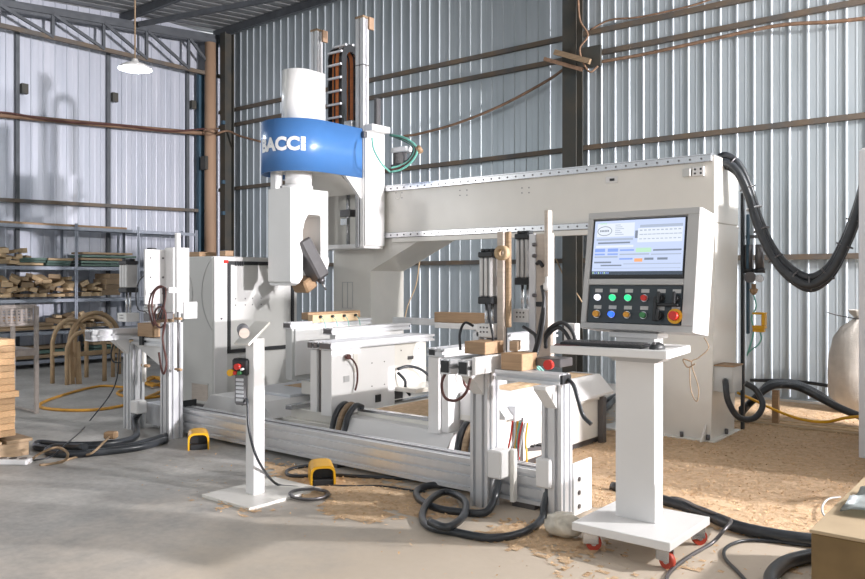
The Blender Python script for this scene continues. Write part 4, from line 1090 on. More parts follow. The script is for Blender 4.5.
# ------------------------------------------------------------------ foot pedals
def pedal(label, loc, rz):
    t = thing('foot_pedal', label, 'foot pedal', loc, 'yellow foot pedals')
    W, D, H_ = .085, .12, .14
    prof = []
    for i in range(13):
        a = math.pi * i / 12
        c_, s_ = math.cos(a), math.sin(a); prof.append((W * math.copysign(abs(c_) ** .55, c_), .06 + (H_ - .06) * abs(s_) ** .55))
    out = [(W, 0)] + prof + [(-W, 0)]
    inn = [(-W + .016, .012)] + [(x * .82, z * .88) for x, z in reversed(prof)] + [(W - .016, .012)]
    mb = MB(); mb.prism([(x, z) for x, z in out] , 'y', -.02, D)
    b = mb.build('body', K['yellow']); 
    b.parent = t; b.location = b.location
    mb = MB(); mb._mark()
    A = [mb.bm.verts.new((x, -.12, z)) for x, z in out]; B = [mb.bm.verts.new((x, -.02, z)) for x, z in out]
    C = [mb.bm.verts.new((x * .84, -.12, z * .88)) for x, z in out]; Dd = [mb.bm.verts.new((x * .84, -.02, z * .88)) for x, z in out]
    for i in range(len(out) - 1):
        mb.bm.faces.new((A[i], A[i + 1], B[i + 1], B[i])); mb.bm.faces.new((C[i + 1], C[i], Dd[i], Dd[i + 1])); mb.bm.faces.new((A[i + 1], A[i], C[i], C[i + 1]))
    bmesh.ops.recalc_face_normals(mb.bm, faces=mb.bm.faces[:]); mb._done()
    h = mb.build('hood', K['yellow']); h.parent = t
    mb = MB(); mb.box(-W * .82, W * .82, -.11, -.024, .0, .045, .006); mb.prism([(x * .86, z * .89) for x, z in out], 'y', -.045, -.021)  # treadle, plus a black plate painting the shade inside the opening
    p = mb.build('treadle_and_shade_plate', K['black']); p.parent = t
    t.rotation_euler = (0, 0, rz)
    return t
q = FZ(189, 449); pedal('yellow foot pedal on the floor beside the far clamping station', (q.x, q.y + .09, 0), .98)
q = FZ(312, 485); pedal('yellow foot pedal on the floor below the middle of the front beam', (q.x, q.y + .09, 0), .9)

# ------------------------------------------------------------------ floor cables and hoses
def fl(pts, h): return [FZ(x, y, h) for x, y in pts]
cable('floor_cable', fl([(345, 465), (325, 464), (300, 467), (287, 471), (293, 476), (330, 475), (370, 477), (415, 479), (450, 484)], .014), .013, K['rubber'], 'black cable lying on the floor behind the middle foot pedal', n=8)
mb = MB()
tag(MB().tube(sum([[FZ(309 + (21 - i) * math.cos(t), 494 + (6 - .4 * i) * math.sin(t), .010 + .006 * i) for t in [k_ * 2 * math.pi / 10 for k_ in range(10)]] for i in range(4)], []), .007, 6, 4).build('cable_coil', K['dsteel']), 'small coil of grey cable on the floor near the middle foot pedal', 'cable')
cable('floor_cable', fl([(325, 485), (350, 486), (380, 486), (410, 490), (425, 492)], .008), .007, K['rubber'], 'thin black cable running right from the small cable coil', n=6)
cable('air_hose', [(-2.69, 3.99, .20), (-2.69, 3.95, .10), FZ(486, 512, .03), FZ(462, 512, .022), FZ(436, 508, .022), FZ(419, 499, .022), FZ(418, 490, .022), FZ(436, 485, .03), FZ(470, 488, .022)], .023, K['rubber'], 'thick black hose dropping from the left post junction box to the floor', 'hose', n=10)
cable('air_hose', [(-2.345, 3.99, .20), (-2.35, 3.95, .10), FZ(541, 520, .03), FZ(522, 533, .022), FZ(490, 538, .022), FZ(455, 532, .022), FZ(430, 527, .022), FZ(422, 516, .022), FZ(430, 500, .05), FZ(446, 492, .05), FZ(464, 500, .05), FZ(464, 515, .05), FZ(448, 527, .055), FZ(430, 522, .05)], .022, K['rubber'], 'thick black hose looping in a ring before the right clamping station', 'hose', n=10)
cable('air_hose', [(-6.66, 3.98, .18), (-6.68, 3.94, .10), FZ(135, 437, .03), FZ(105, 444, .03), FZ(65, 445, .03), FZ(40, 443, .03), FZ(38, 447, .03), FZ(60, 450, .03), FZ(90, 449, .03), FZ(130, 446, .03), FZ(166, 436, .03)], .030, K['rubber'], 'thick black hose looping over the floor by the far clamping station', 'hose', n=10)
cable('air_hose', [FZ(166, 440, .03), FZ(140, 447, .03), FZ(100, 452, .03), FZ(70, 454, .03), FZ(48, 452, .03), FZ(56, 447, .05), FZ(85, 447, .08)], .030, K['rubber'], 'second thick black hose on the floor nearest the power strip', 'hose', n=10)
ex = thing('extension_lead', 'beige extension lead ending in a tan plug on the floor hoses', 'extension lead', FZ(110, 436))
MB().tube([FZ(110, 436, .09), FZ(104, 442, .09), FZ(92, 453, .04), FZ(80, 456, .01), FZ(55, 463, .01), FZ(40, 465, .01), FZ(62, 462, .01), FZ(68, 454, .09), FZ(60, 448, .10), FZ(50, 449, .09), FZ(36, 456, .02), FZ(28, 463, .012)], .010, 6).build('cord', K['woodd'], ex)
MB().cbox(FZ(111, 435, .10), (.10, .08, .06), (0, 0, .6), .012).build('plug', K['tan'], ex)
ps = thing('power_strip', 'white power strip lying on the floor at the far left', 'power strip', FZ(12, 463))
q = FZ(13, 464)
MB().cbox((q.x, q.y, .022), (.26, .09, .04), (0, 0, .62), .006).build('casing', K['white'], ps)
for i in (-1, 0, 1):
    c0 = Vector((q.x, q.y, .042)) + Vector((math.cos(.62), math.sin(.62), 0)) * (.08 * i)
    MB().cyl(c0, c0 + Vector((0, 0, .004)), .028, n=14).build('socket', K['dsteel'] if i else K['black'], ps)
cable('hanging_cord', [FX(120, 340, -7.0), FX(115, 385, -7.0), FZ(92, 418, .02), FZ(80, 432, .02), FZ(66, 444, .1), FZ(50, 457, .012), FZ(28, 461, .012)], .006, K['rubber'], 'thin black cord slanting down from the far station to the floor')
cable('amber_hose', fl([(150, 383), (128, 387), (100, 386), (66, 394), (40, 404), (50, 409), (90, 410), (125, 405), (150, 396), (163, 389), (150, 383), (125, 389), (118, 394), (140, 398), (170, 395)], .016), .017, K['yhose'], 'amber air hose looped on the floor under the racks', 'hose')
tag(MB().tube(fl([(146, 380), (152, 377), (162, 379), (160, 384), (150, 385), (146, 382), (155, 378), (163, 382), (152, 386)], .04), .02, 8).build('amber_hose_coil', K['yhose']), 'small coiled heap of amber hose between the far station posts', 'hose')
# right side floor
cable('floor_hose', [FZ(612, 487, .035), FZ(640, 493, .035), FZ(668, 502, .035), FZ(700, 512, .035), FZ(735, 526, .035), FZ(775, 535, .035), FZ(820, 541, .035), FZ(860, 545, .035)], .034, K['rubber'], 'thick black corrugated hose running right behind the console base', 'hose', n=12)
cable('floor_hose', [FZ(772, 590, .035), FZ(772, 575, .035), FZ(785, 563, .035), FZ(805, 557, .035), FZ(830, 553, .035)], .034, K['rubber'], 'thick black hose curling in the bottom right corner of the floor', 'hose', n=12)
cable('floor_cable', [FZ(666, 585, .01), FZ(670, 572, .01), FZ(690, 556, .01), FZ(712, 543, .01), FZ(724, 530, .07), FZ(731, 521, .085), FZ(722, 516, .06), FZ(700, 508, .08), FZ(680, 499, .06), FZ(664, 498, .04)], .010, K['dsteel'], 'grey cable crossing over the thick hose beside the console base', n=8)
cable('floor_cable', [FZ(750, 585, .01), FZ(738, 572, .01), FZ(725, 558, .01), FZ(726, 548, .01), FZ(742, 541, .01), FZ(770, 541, .01), FZ(812, 546, .012)], .009, K['rubber'], 'thin black cable curving on the floor near the cardboard box', n=8)
cable('floor_cable', [FZ(552, 516, .01), FZ(562, 512, .01), FZ(575, 507, .01), FZ(592, 506, .01)], .006, K['brown'], 'thin brown cable on the sawdust beside the right clamping station')
cable('floor_cable', [FZ(840, 520, .02), FZ(826, 517, .05), FZ(822, 508, .05), FZ(828, 499, .05), FZ(840, 497, .02)], .006, K['grey'], 'thin pale cable loop on the sawdust by the cardboard box')
bg = MB(); bg._mark(); bmesh.ops.create_icosphere(bg.bm, subdivisions=3, radius=1.0)
q = FZ(560, 541); rnd = random.Random(3)
for v in bg.bm.verts:
    r = 1 + .16 * math.sin(9 * v.co.x + 5 * v.co.z) * math.cos(7 * v.co.y) + rnd.uniform(-.05, .05)
    v.co = Vector((q.x - .02 + v.co.x * .11 * r, q.y + .08 + v.co.y * .09 * r, .065 + v.co.z * .065 * r))
bg._done(True); tag(bg.build('plastic_bag', K['bag']), 'crumpled clear plastic bag on the floor left of the console base', 'bag')

cable('floor_hose', [FZ(616, 398, .05), FZ(606, 408, .04), FZ(592, 420, .035), FZ(582, 432, .035), FZ(570, 440, .035), FZ(556, 446, .035)], .03, K['rubber'], 'black hose on the floor along the ivory machine bed', 'hose', n=10)
cable('floor_hose', [FZ(618, 394, .05), FZ(600, 404, .04), FZ(588, 412, .035), FZ(576, 424, .035), FZ(560, 434, .035)], .024, K['rubber'], 'thinner black hose lying beside the one along the bed', 'hose', n=10)
for i, (xa, ya, xb, yb, lab) in enumerate(((455, 457, 520, 441, 'dark slotted steel track half buried in the sawdust'), (488, 462, 528, 449, 'pale steel strip lying across the sawdust by the track'), (500, 452, 545, 447, 'short black rail lying in the sawdust between the posts'))):
    p0 = FZ(xa, ya, .15); p1 = FZ(xb, yb, .13)
    tr_ = thing('steel_track', lab, 'track', (p0 + p1) / 2)
    MB().bar(p0, p1, .05 if i != 1 else .03, .03, .003).build('rail', K['dsteel'] if i != 1 else K['ltblue'], tr_)
    if i != 1:
        for q_ in range(5):
            c_ = p0.lerp(p1, .12 + q_ * .19); MB().cbox(c_ + Vector((0, 0, .022)), (.05, .06, .014), (0, 0, .4), .003).build('link', K['black'], tr_)
cable('wall_rope', [FY(420, 258, 9.66), FY(416, 285, 9.64), FY(408, 305, 9.62), FY(404, 322, 9.62)], .009, K['wood'], 'thin rope slanting down the wall under the gantry beam', 'rope')
cable('wall_rope', [FY(556, 259, 9.66), FY(566, 280, 9.62), FY(577, 294, 9.60), FY(582, 302, 9.6)], .010, K['wood'], 'thin rope hanging on the wall left of the console screen', 'rope')

# ------------------------------------------------------------------ cardboard box bottom right
bx = thing('cardboard_box', 'brown cardboard box with plastic film in the bottom right corner', 'box', (-.3, 3.7, 0))
MB().box(-.72, .15, 3.07, 4.5, 0, .488, .004).build('carton', K['cardshade'], bx)
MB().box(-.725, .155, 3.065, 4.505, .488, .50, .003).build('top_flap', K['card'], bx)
fm = MB(); fm._mark(); gx, gy = 14, 14; G = []
for i in range(gx + 1):
    row = []
    for j in range(gy + 1):
        u, v = i / gx, j / gy
        x = -.68 + u * .55; y = 3.33 + v * .42 + .1 * u
        z = .512 + .018 * abs(math.sin(9 * u + 4 * v) * math.cos(7 * v - 3 * u)) + .008 * random.random()
        row.append(fm.bm.verts.new((x, y, z)))
    G.append(row)
for i in range(gx):
    for j in range(gy): f = fm.bm.faces.new((G[i][j], G[i + 1][j], G[i + 1][j + 1], G[i][j + 1])); f.smooth = True
bmesh.ops.solidify(fm.bm, geom=fm.bm.faces[:], thickness=.004)
fm._done(); tag(fm.build('plastic_film', K['plastic']), 'crumpled pale plastic film lying on the cardboard box', 'plastic film')

# ------------------------------------------------------------------ right of the gantry
dcab = thing('dust_cabinet', 'tall white cabinet edge at the right border of the photo', 'cabinet', (-.4, 7.3, 0))
MB().box(-1.255, .7, 6.86, 8.1, .0, 2.42, .012).build('body', K['white'], dcab)
MB().box(-1.262, -1.20, 6.84, 6.862, .02, 2.40, .003).build('corner_trim', K['ltblue'], dcab)
MB().box(-.85, .7, 6.1, 6.84, 0, 1.75, .012).build('hood', K['white'], dcab)  # unseen block added beside the cabinet, sized to shade the sawdust floor
hb = thing('hose_bundle', 'thick black hose bundle drooping from the gantry end to the white cabinet', 'hose', (-1.9, 7.05, 1.3))
BP = [FY(714, 167, 6.95), FY(724, 162, 6.95), FY(737, 171, 6.97), FY(748, 194, 7.0), FY(758, 226, 7.0), FY(772, 256, 7.0), FY(790, 276, 7.0), FY(810, 285, 7.0), FY(830, 272, 7.0), FY(846, 242, 7.0), FY(857, 212, 7.0), FY(866, 180, 7.0)]
for (dy, dz, r) in ((0, 0, .036), (.07, .012, .036), (.035, .062, .034), (.035, -.04, .022)):
    MB().tube([p + Vector((0, dy, dz)) for p in BP], r, 10).build('hose', K['rubber'], hb)
PP = crv(BP, 6)
for i in (9, 17, 21, 25, 31, 37, 42, 47, 53, 58):
    p = PP[i] + Vector((0, .035, .015)); d = (PP[i + 1] - PP[i - 1]).normalized()
    MB().cyl(p - d * .006, p + d * .006, .067, n=14).build('cable_tie', K['dsteel'] if i != 21 else K['ltblue'], hb)
jb = thing('junction_box', 'grey junction box fixed low on the right gantry column', 'box', (-2.3, 6.85, .4))
MB().box(-2.37, -2.20, 6.78, 7.02, .44, .66, .006).build('casing', K['grey'], jb)
MB().box(-2.36, -2.19, 6.77, 7.03, .66, .672, .003).build('lid', K['tan'], jb)
MB().tube([(-2.26, 6.77, .54), (-2.24, 6.72, .52), (-2.22, 6.72, .38), (-2.16, 6.80, .24), (-2.08, 6.95, .22), (-2.04, 7.06, .32), (-2.10, 7.08, .44), (-2.18, 7.04, .50)], .026, 10).build('loop_hose', K['rubber'], jb)
fr = thing('air_regulator', 'air filter regulator with gauges hanging beside the right gantry column', 'air regulator', (-2.3, 7.5, 1.2))
MB().box(-2.36, -2.33, 7.48, 7.52, 0, 2.2, .004).build('support_pipe', K['rubber'], fr)
MB().box(-2.31, -2.285, 7.48, 7.52, .9, 2.0, .004).build('support_pipe', K['bluest'], fr)
for x in (-2.30, -2.20):
    MB().cyl((x, 7.52, 1.50), (x, 7.52, 1.72), .04, n=14).build('bowl', K['dsteel'], fr)
    MB().cyl((x, 7.52, 1.46), (x, 7.52, 1.50), .048, n=14).build('bowl_cap', K['black'], fr)
MB().cyl((-2.26, 7.46, 1.42), (-2.26, 7.42, 1.42), .05, n=18).build('gauge', K['dsteel'], fr)
MB().cyl((-2.18, 7.47, 1.41), (-2.18, 7.43, 1.41), .035, n=14).build('gauge', K['steel'], fr)
MB().lathe((-2.24, 7.48, 1.30), [(0, .06), (.02, .06), (.02, .02), (.04, .01), (.03, -.02), (.012, -.04), (0, -.04)], 12).build('drain_valve', K['tan'], fr)
MB().tube([(-2.24, 7.48, 1.26), (-2.22, 7.48, 1.15), (-2.26, 7.48, 1.05), (-2.24, 7.48, .92), (-2.30, 7.48, .7)], .008, 6).build('tube', K['teal'], fr)
yl = MB(); yl.box(-2.25, -2.14, 7.46, 7.54, .95, .98, .006); yl.box(-2.17, -2.14, 7.46, 7.54, .98, 1.08, .006); yl.box(-2.25, -2.14, 7.46, 7.54, 1.08, 1.10, .006); yl.box(-2.25, -2.15, 7.47, 7.53, .92, .95, .004)
yl.build('yellow_valve', K['yellow'], fr)
MB().tube([(-2.19, 7.5, .92), (-2.18, 7.5, .86), (-2.21, 7.5, .8), (-2.26, 7.5, .76), (-2.3, 7.5, .72)], .007, 6).build('tube', K['teal'], fr)
MB().box(-2.33, -2.2, 7.53, 7.56, 1.78, 1.81).build('support_arm', K['dsteel'], fr)
hb2 = thing('floor_hose_bundle', 'bundle of black hoses arched over a wooden prop along the right wall', 'hose', (-1.9, 8.3, 0))
for i in range(4):
    o2 = .05 * i
    MB().tube([FZ(742, 412 - i, .05 + .03 * i), FY(752, 401, 7.95 + o2), FY(768, 388 - i, 8.0 + o2), FY(782, 385 - i, 8.1 + o2), FY(800, 388 - i, 8.2 + o2), FY(820, 398 - i, 8.2 + o2), FY(840, 408, 8.2 + o2), FY(870, 420, 8.2 + o2)], .035, 10).build('hose', K['rubber'], hb2)
MB().tube([(-2.9, 9.55, .22), (-2.4, 9.6, .24), (-1.8, 9.6, .20), (-1.2, 9.6, .18)], .02, 8).build('hose', K['rubber'], hb2)
cable('yellow_cable', [FY(738, 393, 7.5), FY(752, 399, 7.7), FY(775, 410, 7.9), FY(800, 419, 7.9), FY(825, 422, 7.9), FY(845, 418, 7.8), FY(866, 416, 7.8)], .014, K['yellow'], 'yellow cable sagging in front of the black hose bundle')
q = FZ(775, 426)
tag(MB().box(q.x - .03, q.x + .03, q.y, q.y + .05, 0, .34, .003).build('wooden_prop', K['tan']), 'upright wooden prop holding up the floor hose bundle', 'prop')
for i, (y, lab) in enumerate(((7.86, 'long pale plank on the sawdust nearest the right gantry column'), (8.0, 'middle plank of three lying below the hose bundle'), (8.16, 'rear plank of three lying below the hose bundle'))):
    tag(MB().cbox((-1.7 + .1 * i, y, .018 + .0), (2.0, .08, .03), (0, 0, .02 * i), .003).build('floor_plank', K['wood']), lab, 'plank', 'planks under the hose bundle')
# sack
sk = thing('woven_sack', 'tall off-white woven sack tied at the top by the right wall', 'sack', (-1.65, 9.25, 0))
mb = MB(); mb._mark(); rings = []; rnd = random.Random(5)
for k_, (z, rx, ry) in enumerate(((0, .30, .24), (.06, .36, .28), (.2, .38, .30), (.4, .37, .29), (.6, .34, .27), (.78, .29, .23), (.9, .20, .17), (.97, .10, .09), (1.0, .07, .06), (1.05, .11, .10), (1.08, .12, .10))):
    ring = []
    for i in range(28):
        t = 2 * math.pi * i / 28
        w = 1 + .05 * math.sin(3 * t + 4 * z) + .03 * math.sin(7 * t - 9 * z) + (.10 * math.sin(9 * t) if z > .85 else 0)
        ring.append(mb.bm.verts.new((-1.62 - .06 * z + rx * w * math.cos(t), 9.28 + ry * w * math.sin(t), z)))
    rings.append(ring)
for a, b in zip(rings, rings[1:]):
    for i in range(28): f = mb.bm.faces.new((a[i], a[(i + 1) % 28], b[(i + 1) % 28], b[i])); f.smooth = True
mb.bm.faces.new(rings[0][::-1]); mb._done(); mb.build('bag', K['sack'], sk)
MB().tube([(-1.69 + .08 * math.cos(t), 9.28 + .07 * math.sin(t), .99) for t in [k_ * math.pi / 4 for k_ in range(8)]], .008, 5, 3, True).build('tie', K['dsteel'], sk)
MB().tube([(-1.74, 9.24, .99), (-1.9, 9.22, 1.02), (-2.0, 9.2, 1.05)], .006, 5).build('loose_tie_end', K['dsteel'], sk)

# ------------------------------------------------------------------ storage rack and its load
rk = thing('storage_rack', 'long galvanised storage rack loaded with timber along the left wall', 'rack', (-12.9, 6.4, 0))
RX0, RX1 = -13.14, -12.68
SZ = [.12, .57, 1.085, 1.605, 2.26]
for y in (4.2, 6.43, 7.54, 8.72):
    for x in (RX0 + .02, RX1):
        mb = MB(); mb.box(x - .025, x + .025, y - .003, y + .003, 0, 2.32); mb.box(x - .025 if x < -13 else x + .019, x - .019 if x < -13 else x + .025, y - .025, y + .025, 0, 2.32)
        mb.build('upright', K['rack'], rk)
for z in SZ:
    for (ya, yb) in ((4.2, 6.42), (6.44, 8.72)):
        mb = MB(); mb.box(RX0, RX1 - .01, ya, yb, z - .012, z); mb.box(RX1 - .01, RX1 + .012, ya, yb, z - .05, z + .004); mb.box(RX0 - .0, RX0 + .012, ya, yb, z - .04, z)
        mb.build('shelf', K['rack'], rk)
tag(MB().box(RX0 + .05, RX1 - .02, 4.3, 7.35, 2.262, 2.30, .004).build('long_board', K['tan']), 'long thin orange board lying on the top rack shelf', 'board')
rnd = random.Random(11)
ORD = ['lowest', 'second from the bottom', 'third from the bottom', 'fourth from the bottom', 'fifth from the bottom', 'topmost']
proto = MB().box(-.5, .5, -.5, .5, -.5, .5, .02).build('wood_offcut', K['wood'])
pme = proto.data; pme_d = pme.copy(); pme_d.materials[0] = K['woodd']; pme_g = pme.copy(); pme_g.materials[0] = K['green']
bpy.data.objects.remove(proto)
def piece(name, me, loc, size, rot, label, cat, group):
    o = bpy.data.objects.new(name, me); COL.objects.link(o); o.location = loc; o.scale = size; o.rotation_euler = rot
    return tag(o, label, cat, group)
def pile(ya, yb, z, layers, label, group, L=(.16, .34), T=(.04, .08), mix=.3):
    for l in range(layers):
        y = ya + rnd.uniform(0, .08) * (l + 1)
        zz = z + l * .075
        while y < yb - .04 * l:
            w = rnd.uniform(.07, .20); t = rnd.uniform(*T); ln = rnd.uniform(*L)
            t = min(t, .074)
            piece('wood_offcut', pme if rnd.random() > mix else pme_d, (RX1 - .05 - ln / 2 + rnd.uniform(0, .06), y + w / 2, zz + .0375 + (.012 * l)), (ln, w * .9, t), (rnd.uniform(-.28, .28) * min(l, 2), rnd.uniform(-.22, .22) * min(l, 2), rnd.uniform(-.6, .6)), label, 'wood offcut', group)
            y += w * rnd.uniform(.95, 1.2)
pile(4.6, 5.75, 1.605, 3, 'pale wood offcut among the pile on the second shelf', 'offcuts on the second shelf', mix=.2)
pile(4.6, 6.4, 1.085, 4, 'pale wood offcut in the heap on the third shelf left of the upright', 'offcuts on the third shelf left', mix=.3)
pile(6.46, 6.9, 1.085, 3, 'pale wood offcut stacked on the third shelf right of the upright', 'offcuts on the third shelf right', mix=.1)
pile(6.05, 7.0, .57, 3, 'wood offcut stacked on the fourth shelf below the heap', 'offcuts on the fourth shelf', mix=.5)
for l in range(4):
    piece('wood_offcut', pme_d, (-12.86, 7.06 + .02 * (l % 2), 1.085 + .05 + l * .092), (.32, .34 - .03 * l, .09), (0, 0, .1 * l), ['lowest', 'second lowest', 'second highest', 'topmost'][l] + ' dark brown slab stacked at the right of the third shelf', 'wood slab', 'dark slabs on the third shelf')
for l in range(3):
    for k_ in range(2):
        piece('green_board', pme_g if (l + k_) % 3 else pme, (-12.9, 5.72 + .42 * k_ + .03 * l, 1.605 + .02 + l * .042), (.40, .40, .036), (0, 0, rnd.uniform(-.08, .08)), ['lowest', 'middle', 'topmost'][l] + ' flat board on the second shelf, ' + ['nearer the offcuts', 'nearer the upright'][k_], 'board', 'green boards left')
for l in range(5):
    piece('green_board', pme_g if l not in (2, 4) else pme_d, (-12.88, 7.0 + .02 * (l % 2), 1.605 + .018 + l * .05), (.42, .98 - .1 * (l == 4), .034), (0, 0, rnd.uniform(-.05, .05)), ['lowest', 'second', 'middle', 'fourth', 'topmost'][l] + ' long board in the second shelf stack right of the upright', 'board', 'green boards right')
for l in range(4):
    piece('green_board', pme_g if l % 2 == 0 else pme, (-12.9, 8.3, 1.605 + .018 + l * .045), (.42, .72, .034), (0, 0, rnd.uniform(-.08, .08)), ['lowest', 'second', 'third', 'topmost'][l] + ' board stacked on the second shelf near the corner', 'board', 'green boards near corner')
for l in range(2):
    piece('rack_plank', pme_d, (-12.86, 5.5, .57 + .03 + l * .06), (.26, 1.5 - .3 * l, .05), (0, 0, .03 * l), ['lower', 'upper'][l] + ' long brown plank on the fourth rack shelf behind the chair', 'plank', 'planks on the fourth shelf')
for l in range(3):
    piece('rack_plank', pme_d if l != 1 else pme_g, (-12.86, 5.3 + .2 * l, .12 + .03 + l * .07), (.3, 1.7, .05), (0, 0, .03 * l), ['lowest', 'middle', 'topmost'][l] + ' long plank on the lowest rack shelf at left', 'plank', 'planks on the lowest shelf')
for l in range(6):
    piece('green_board', pme_g if l % 3 else pme, (-12.88, 7.2, .12 + .022 + l * .055), (.4, .9, .04), (0, 0, rnd.uniform(-.06, .06)), ['lowest', 'second', 'third', 'fourth', 'fifth', 'topmost'][l] + ' board in the stack on the bottom rack shelf', 'board', 'green boards on the bottom shelf')

# ------------------------------------------------------------------ bent wood chair frames
def arch(p0, p1, h, m=12, lean=Vector((0, 0, 0)), shape=1.0):
    p0 = Vector(p0); p1 = Vector(p1); out = [p0]
    w = (p1 - p0).length / 2
    s = max(.05, h - w * shape)
    for i in range(m + 1):
        t = math.pi - math.pi * i / m
        c = (p0 + p1) / 2 + (p1 - p0) / 2 * math.cos(t)
        out.append(c + Vector((0, 0, s + (h - s) * math.sin(t))) + lean * ((s + (h - s) * math.sin(t)) / h))
    out.append(p1)
    return out
cf = thing('chair_frame', 'bent wood chair frame with two round arches in front of the rack', 'chair frame', FZ(84, 384))
a0, a1 = FZ(67, 385), FZ(104.5, 381)
MB().tube(arch(a0, a1, .70), .030, 8, 3).build('arch', K['bent'], cf)
b0, b1 = FZ(56, 384), FZ(92, 379) + Vector((-.25, .05, 0))
MB().tube(arch(b0 + Vector((-.1, 0, 0)), b1, .84), .030, 8, 3).build('arch', K['bent'], cf)
MB().bar(b0 + Vector((-.08, .02, .40)), a0 + Vector((0, .02, .42)), .05, .05, .006).build('side_rail', K['bent'], cf)
for (x, y) in ((72, 384), (79, 384)):
    q = FZ(x, y); MB().bar(q, q + Vector((-.05, 0, .56)), .05, .05, .006).build('leg', K['bent'], cf)
cf = thing('chair_frame', 'larger bent wood chair frame standing behind the front arches', 'chair frame', FZ(98, 378))
c0, c1 = FZ(75, 381), FZ(119, 374)
MB().tube(arch(c0 + Vector((-.15, 0, 0)), c1, .92), .032, 8, 3).build('arch', K['bent'], cf)
MB().tube(arch(FZ(86, 379) + Vector((-.3, 0, 0)), FZ(113, 377), .86), .030, 8, 3).build('arch', K['bent'], cf)
MB().bar(c0 + Vector((-.15, .02, .35)), c1 + Vector((0, -.02, .35)), .04, .05, .006).build('cross_rail', K['bent'], cf)

# ------------------------------------------------------------------ grey tall armchair at left
ch = thing('armchair', 'grey tall armchair with woven back beside the stack of blocks', 'chair', (-8.6, 3.6, 0))
def bar(nm, a, b, w=.04, h=None): return MB().bar(a, b, w, h, .004).build(nm, K['chair'], ch)
yR, yL_, xF, xB = 3.84, 3.36, -8.95, -8.40
bar('leg', (xF, yR, 0), (xF, yR, .93)); bar('leg', (xF, yL_, 0), (xF, yL_, .93))
bar('leg', (xB, yR, 0), (xB + .0, yR, 1.12)); bar('leg', (xB, yL_, 0), (xB + .0, yL_, 1.12))
bar('armrest', (xF - .02, yR, .93), (xB - .02, yR, .95), .05, .03); bar('armrest', (xF - .02, yL_, .93), (xB, yL_, .95), .05, .03)
bar('seat_rail', (xF, yL_, .64), (xF, yR, .64), .04, .06); bar('seat_rail', (xB, yL_, .64), (xB, yR, .64), .04, .06)
bar('seat_rail', (xF, yR, .64), (xB, yR, .64), .04, .06); bar('seat_rail', (xF, yL_, .64), (xB, yL_, .64), .04, .06)
MB().box(xF, xB, yL_, yR, .66, .68).build('seat', K['chair'], ch)
# woven back, as crossing strips with gaps
bp_ = MB().box(xB - .05, xB - .01, yL_ - .01, yR + .01, 1.10, 1.14, .004).build('back_rail', K['chair'], ch)
MB().box(xB - .04, xB - .01, yL_ + .02, yR - .02, .92, .95, .004).build('back_rail', K['chair'], ch)
for i in range(9): MB().box(xB - .03, xB - .024, yL_ + .03 + i * .05, yL_ + .055 + i * .05, .95, 1.10).build('weave_strip', K['chair'], bp_)
for i in range(5): MB().box(xB - .036, xB - .031, yL_ + .02, yR - .02, .955 + i * .031, .972 + i * .031).build('weave_strip', K['chair'], bp_)
bar('stretcher', (xF, yR, .02), (xB, yR, .02), .03, .02)
tag(MB().cbox((xB - .14, 3.50, .985), (.14, .40, .055), (0, 0, .1), .004).build('wood_block', K['block']), 'pale wood piece resting across the arms of the grey chair', 'wood block')

# ------------------------------------------------------------------ stacked blocks on a pallet at far left
pal = thing('pallet', 'low wooden pallet under the stack of blocks at the left edge', 'pallet', (-6.75, 2.5, 0))
for i in range(4): MB().box(-7.15, -6.46, 2.02 + i * .235, 2.02 + i * .235 + .2, .11, .135, .003).build('plank', K['woodd'], pal)
for x in (-7.1, -6.8, -6.56): MB().box(x, x + .09, 2.02, 2.90, .0, .11, .003).build('bearer', K['woodd'], pal)
bme = MB().box(-.5, .5, -.5, .5, -.5, .5, .03).build('stacked_block', K['block']); bdat = bme.data; bpy.data.objects.remove(bme)
rnd = random.Random(2)
for l in range(15):
    wide = 1 if l in (6,) else 0
    for j in range(3):
        for i in range(2):
            piece('stacked_block', bdat, (-6.62 - i * .24 + rnd.uniform(-.006, .006) + .03 * wide, 2.73 - j * .17 + .02 * wide, .137 + .0255 + l * .0512), (.225, .16, .050), (0, 0, rnd.uniform(-.04, .04)), 'square wooden block in the tall stack on the pallet', 'wood block', 'blocks stacked on the pallet')

# ------------------------------------------------------------------ pendant lamp
pl = thing('pendant_lamp', 'lit white pendant lamp hanging on a cord below the roof truss', 'lamp', (-9.2, 5.43, 4.1))
LX, LY, LZ = -9.2, 5.433, 4.10
sh = MB(); sh.lathe((LX, LY, LZ), [(.205, -.04), (.195, -.02), (.13, .025), (.05, .05), (.035, .09), (0, .092)], 28); sh.build('shade', K['head'], pl)
EM = emis('lamp_glow', (.85, .95, 1.0), 14)
mb = MB(); mb.lathe((LX, LY, LZ - .02), [(0, -.05), (.06, -.045), (.085, -.01), (.05, .04), (0, .05)], 16); mb.build('bulb', EM, pl)
MB().cyl((LX, LY, LZ + .1), (LX, LY, 5.9), .010, n=6).build('cord', K['woodd'], pl)
lt = light('pendant_light', 'POINT', (LX, LY, LZ - .12), 60, (.85, .94, 1.0), .08)

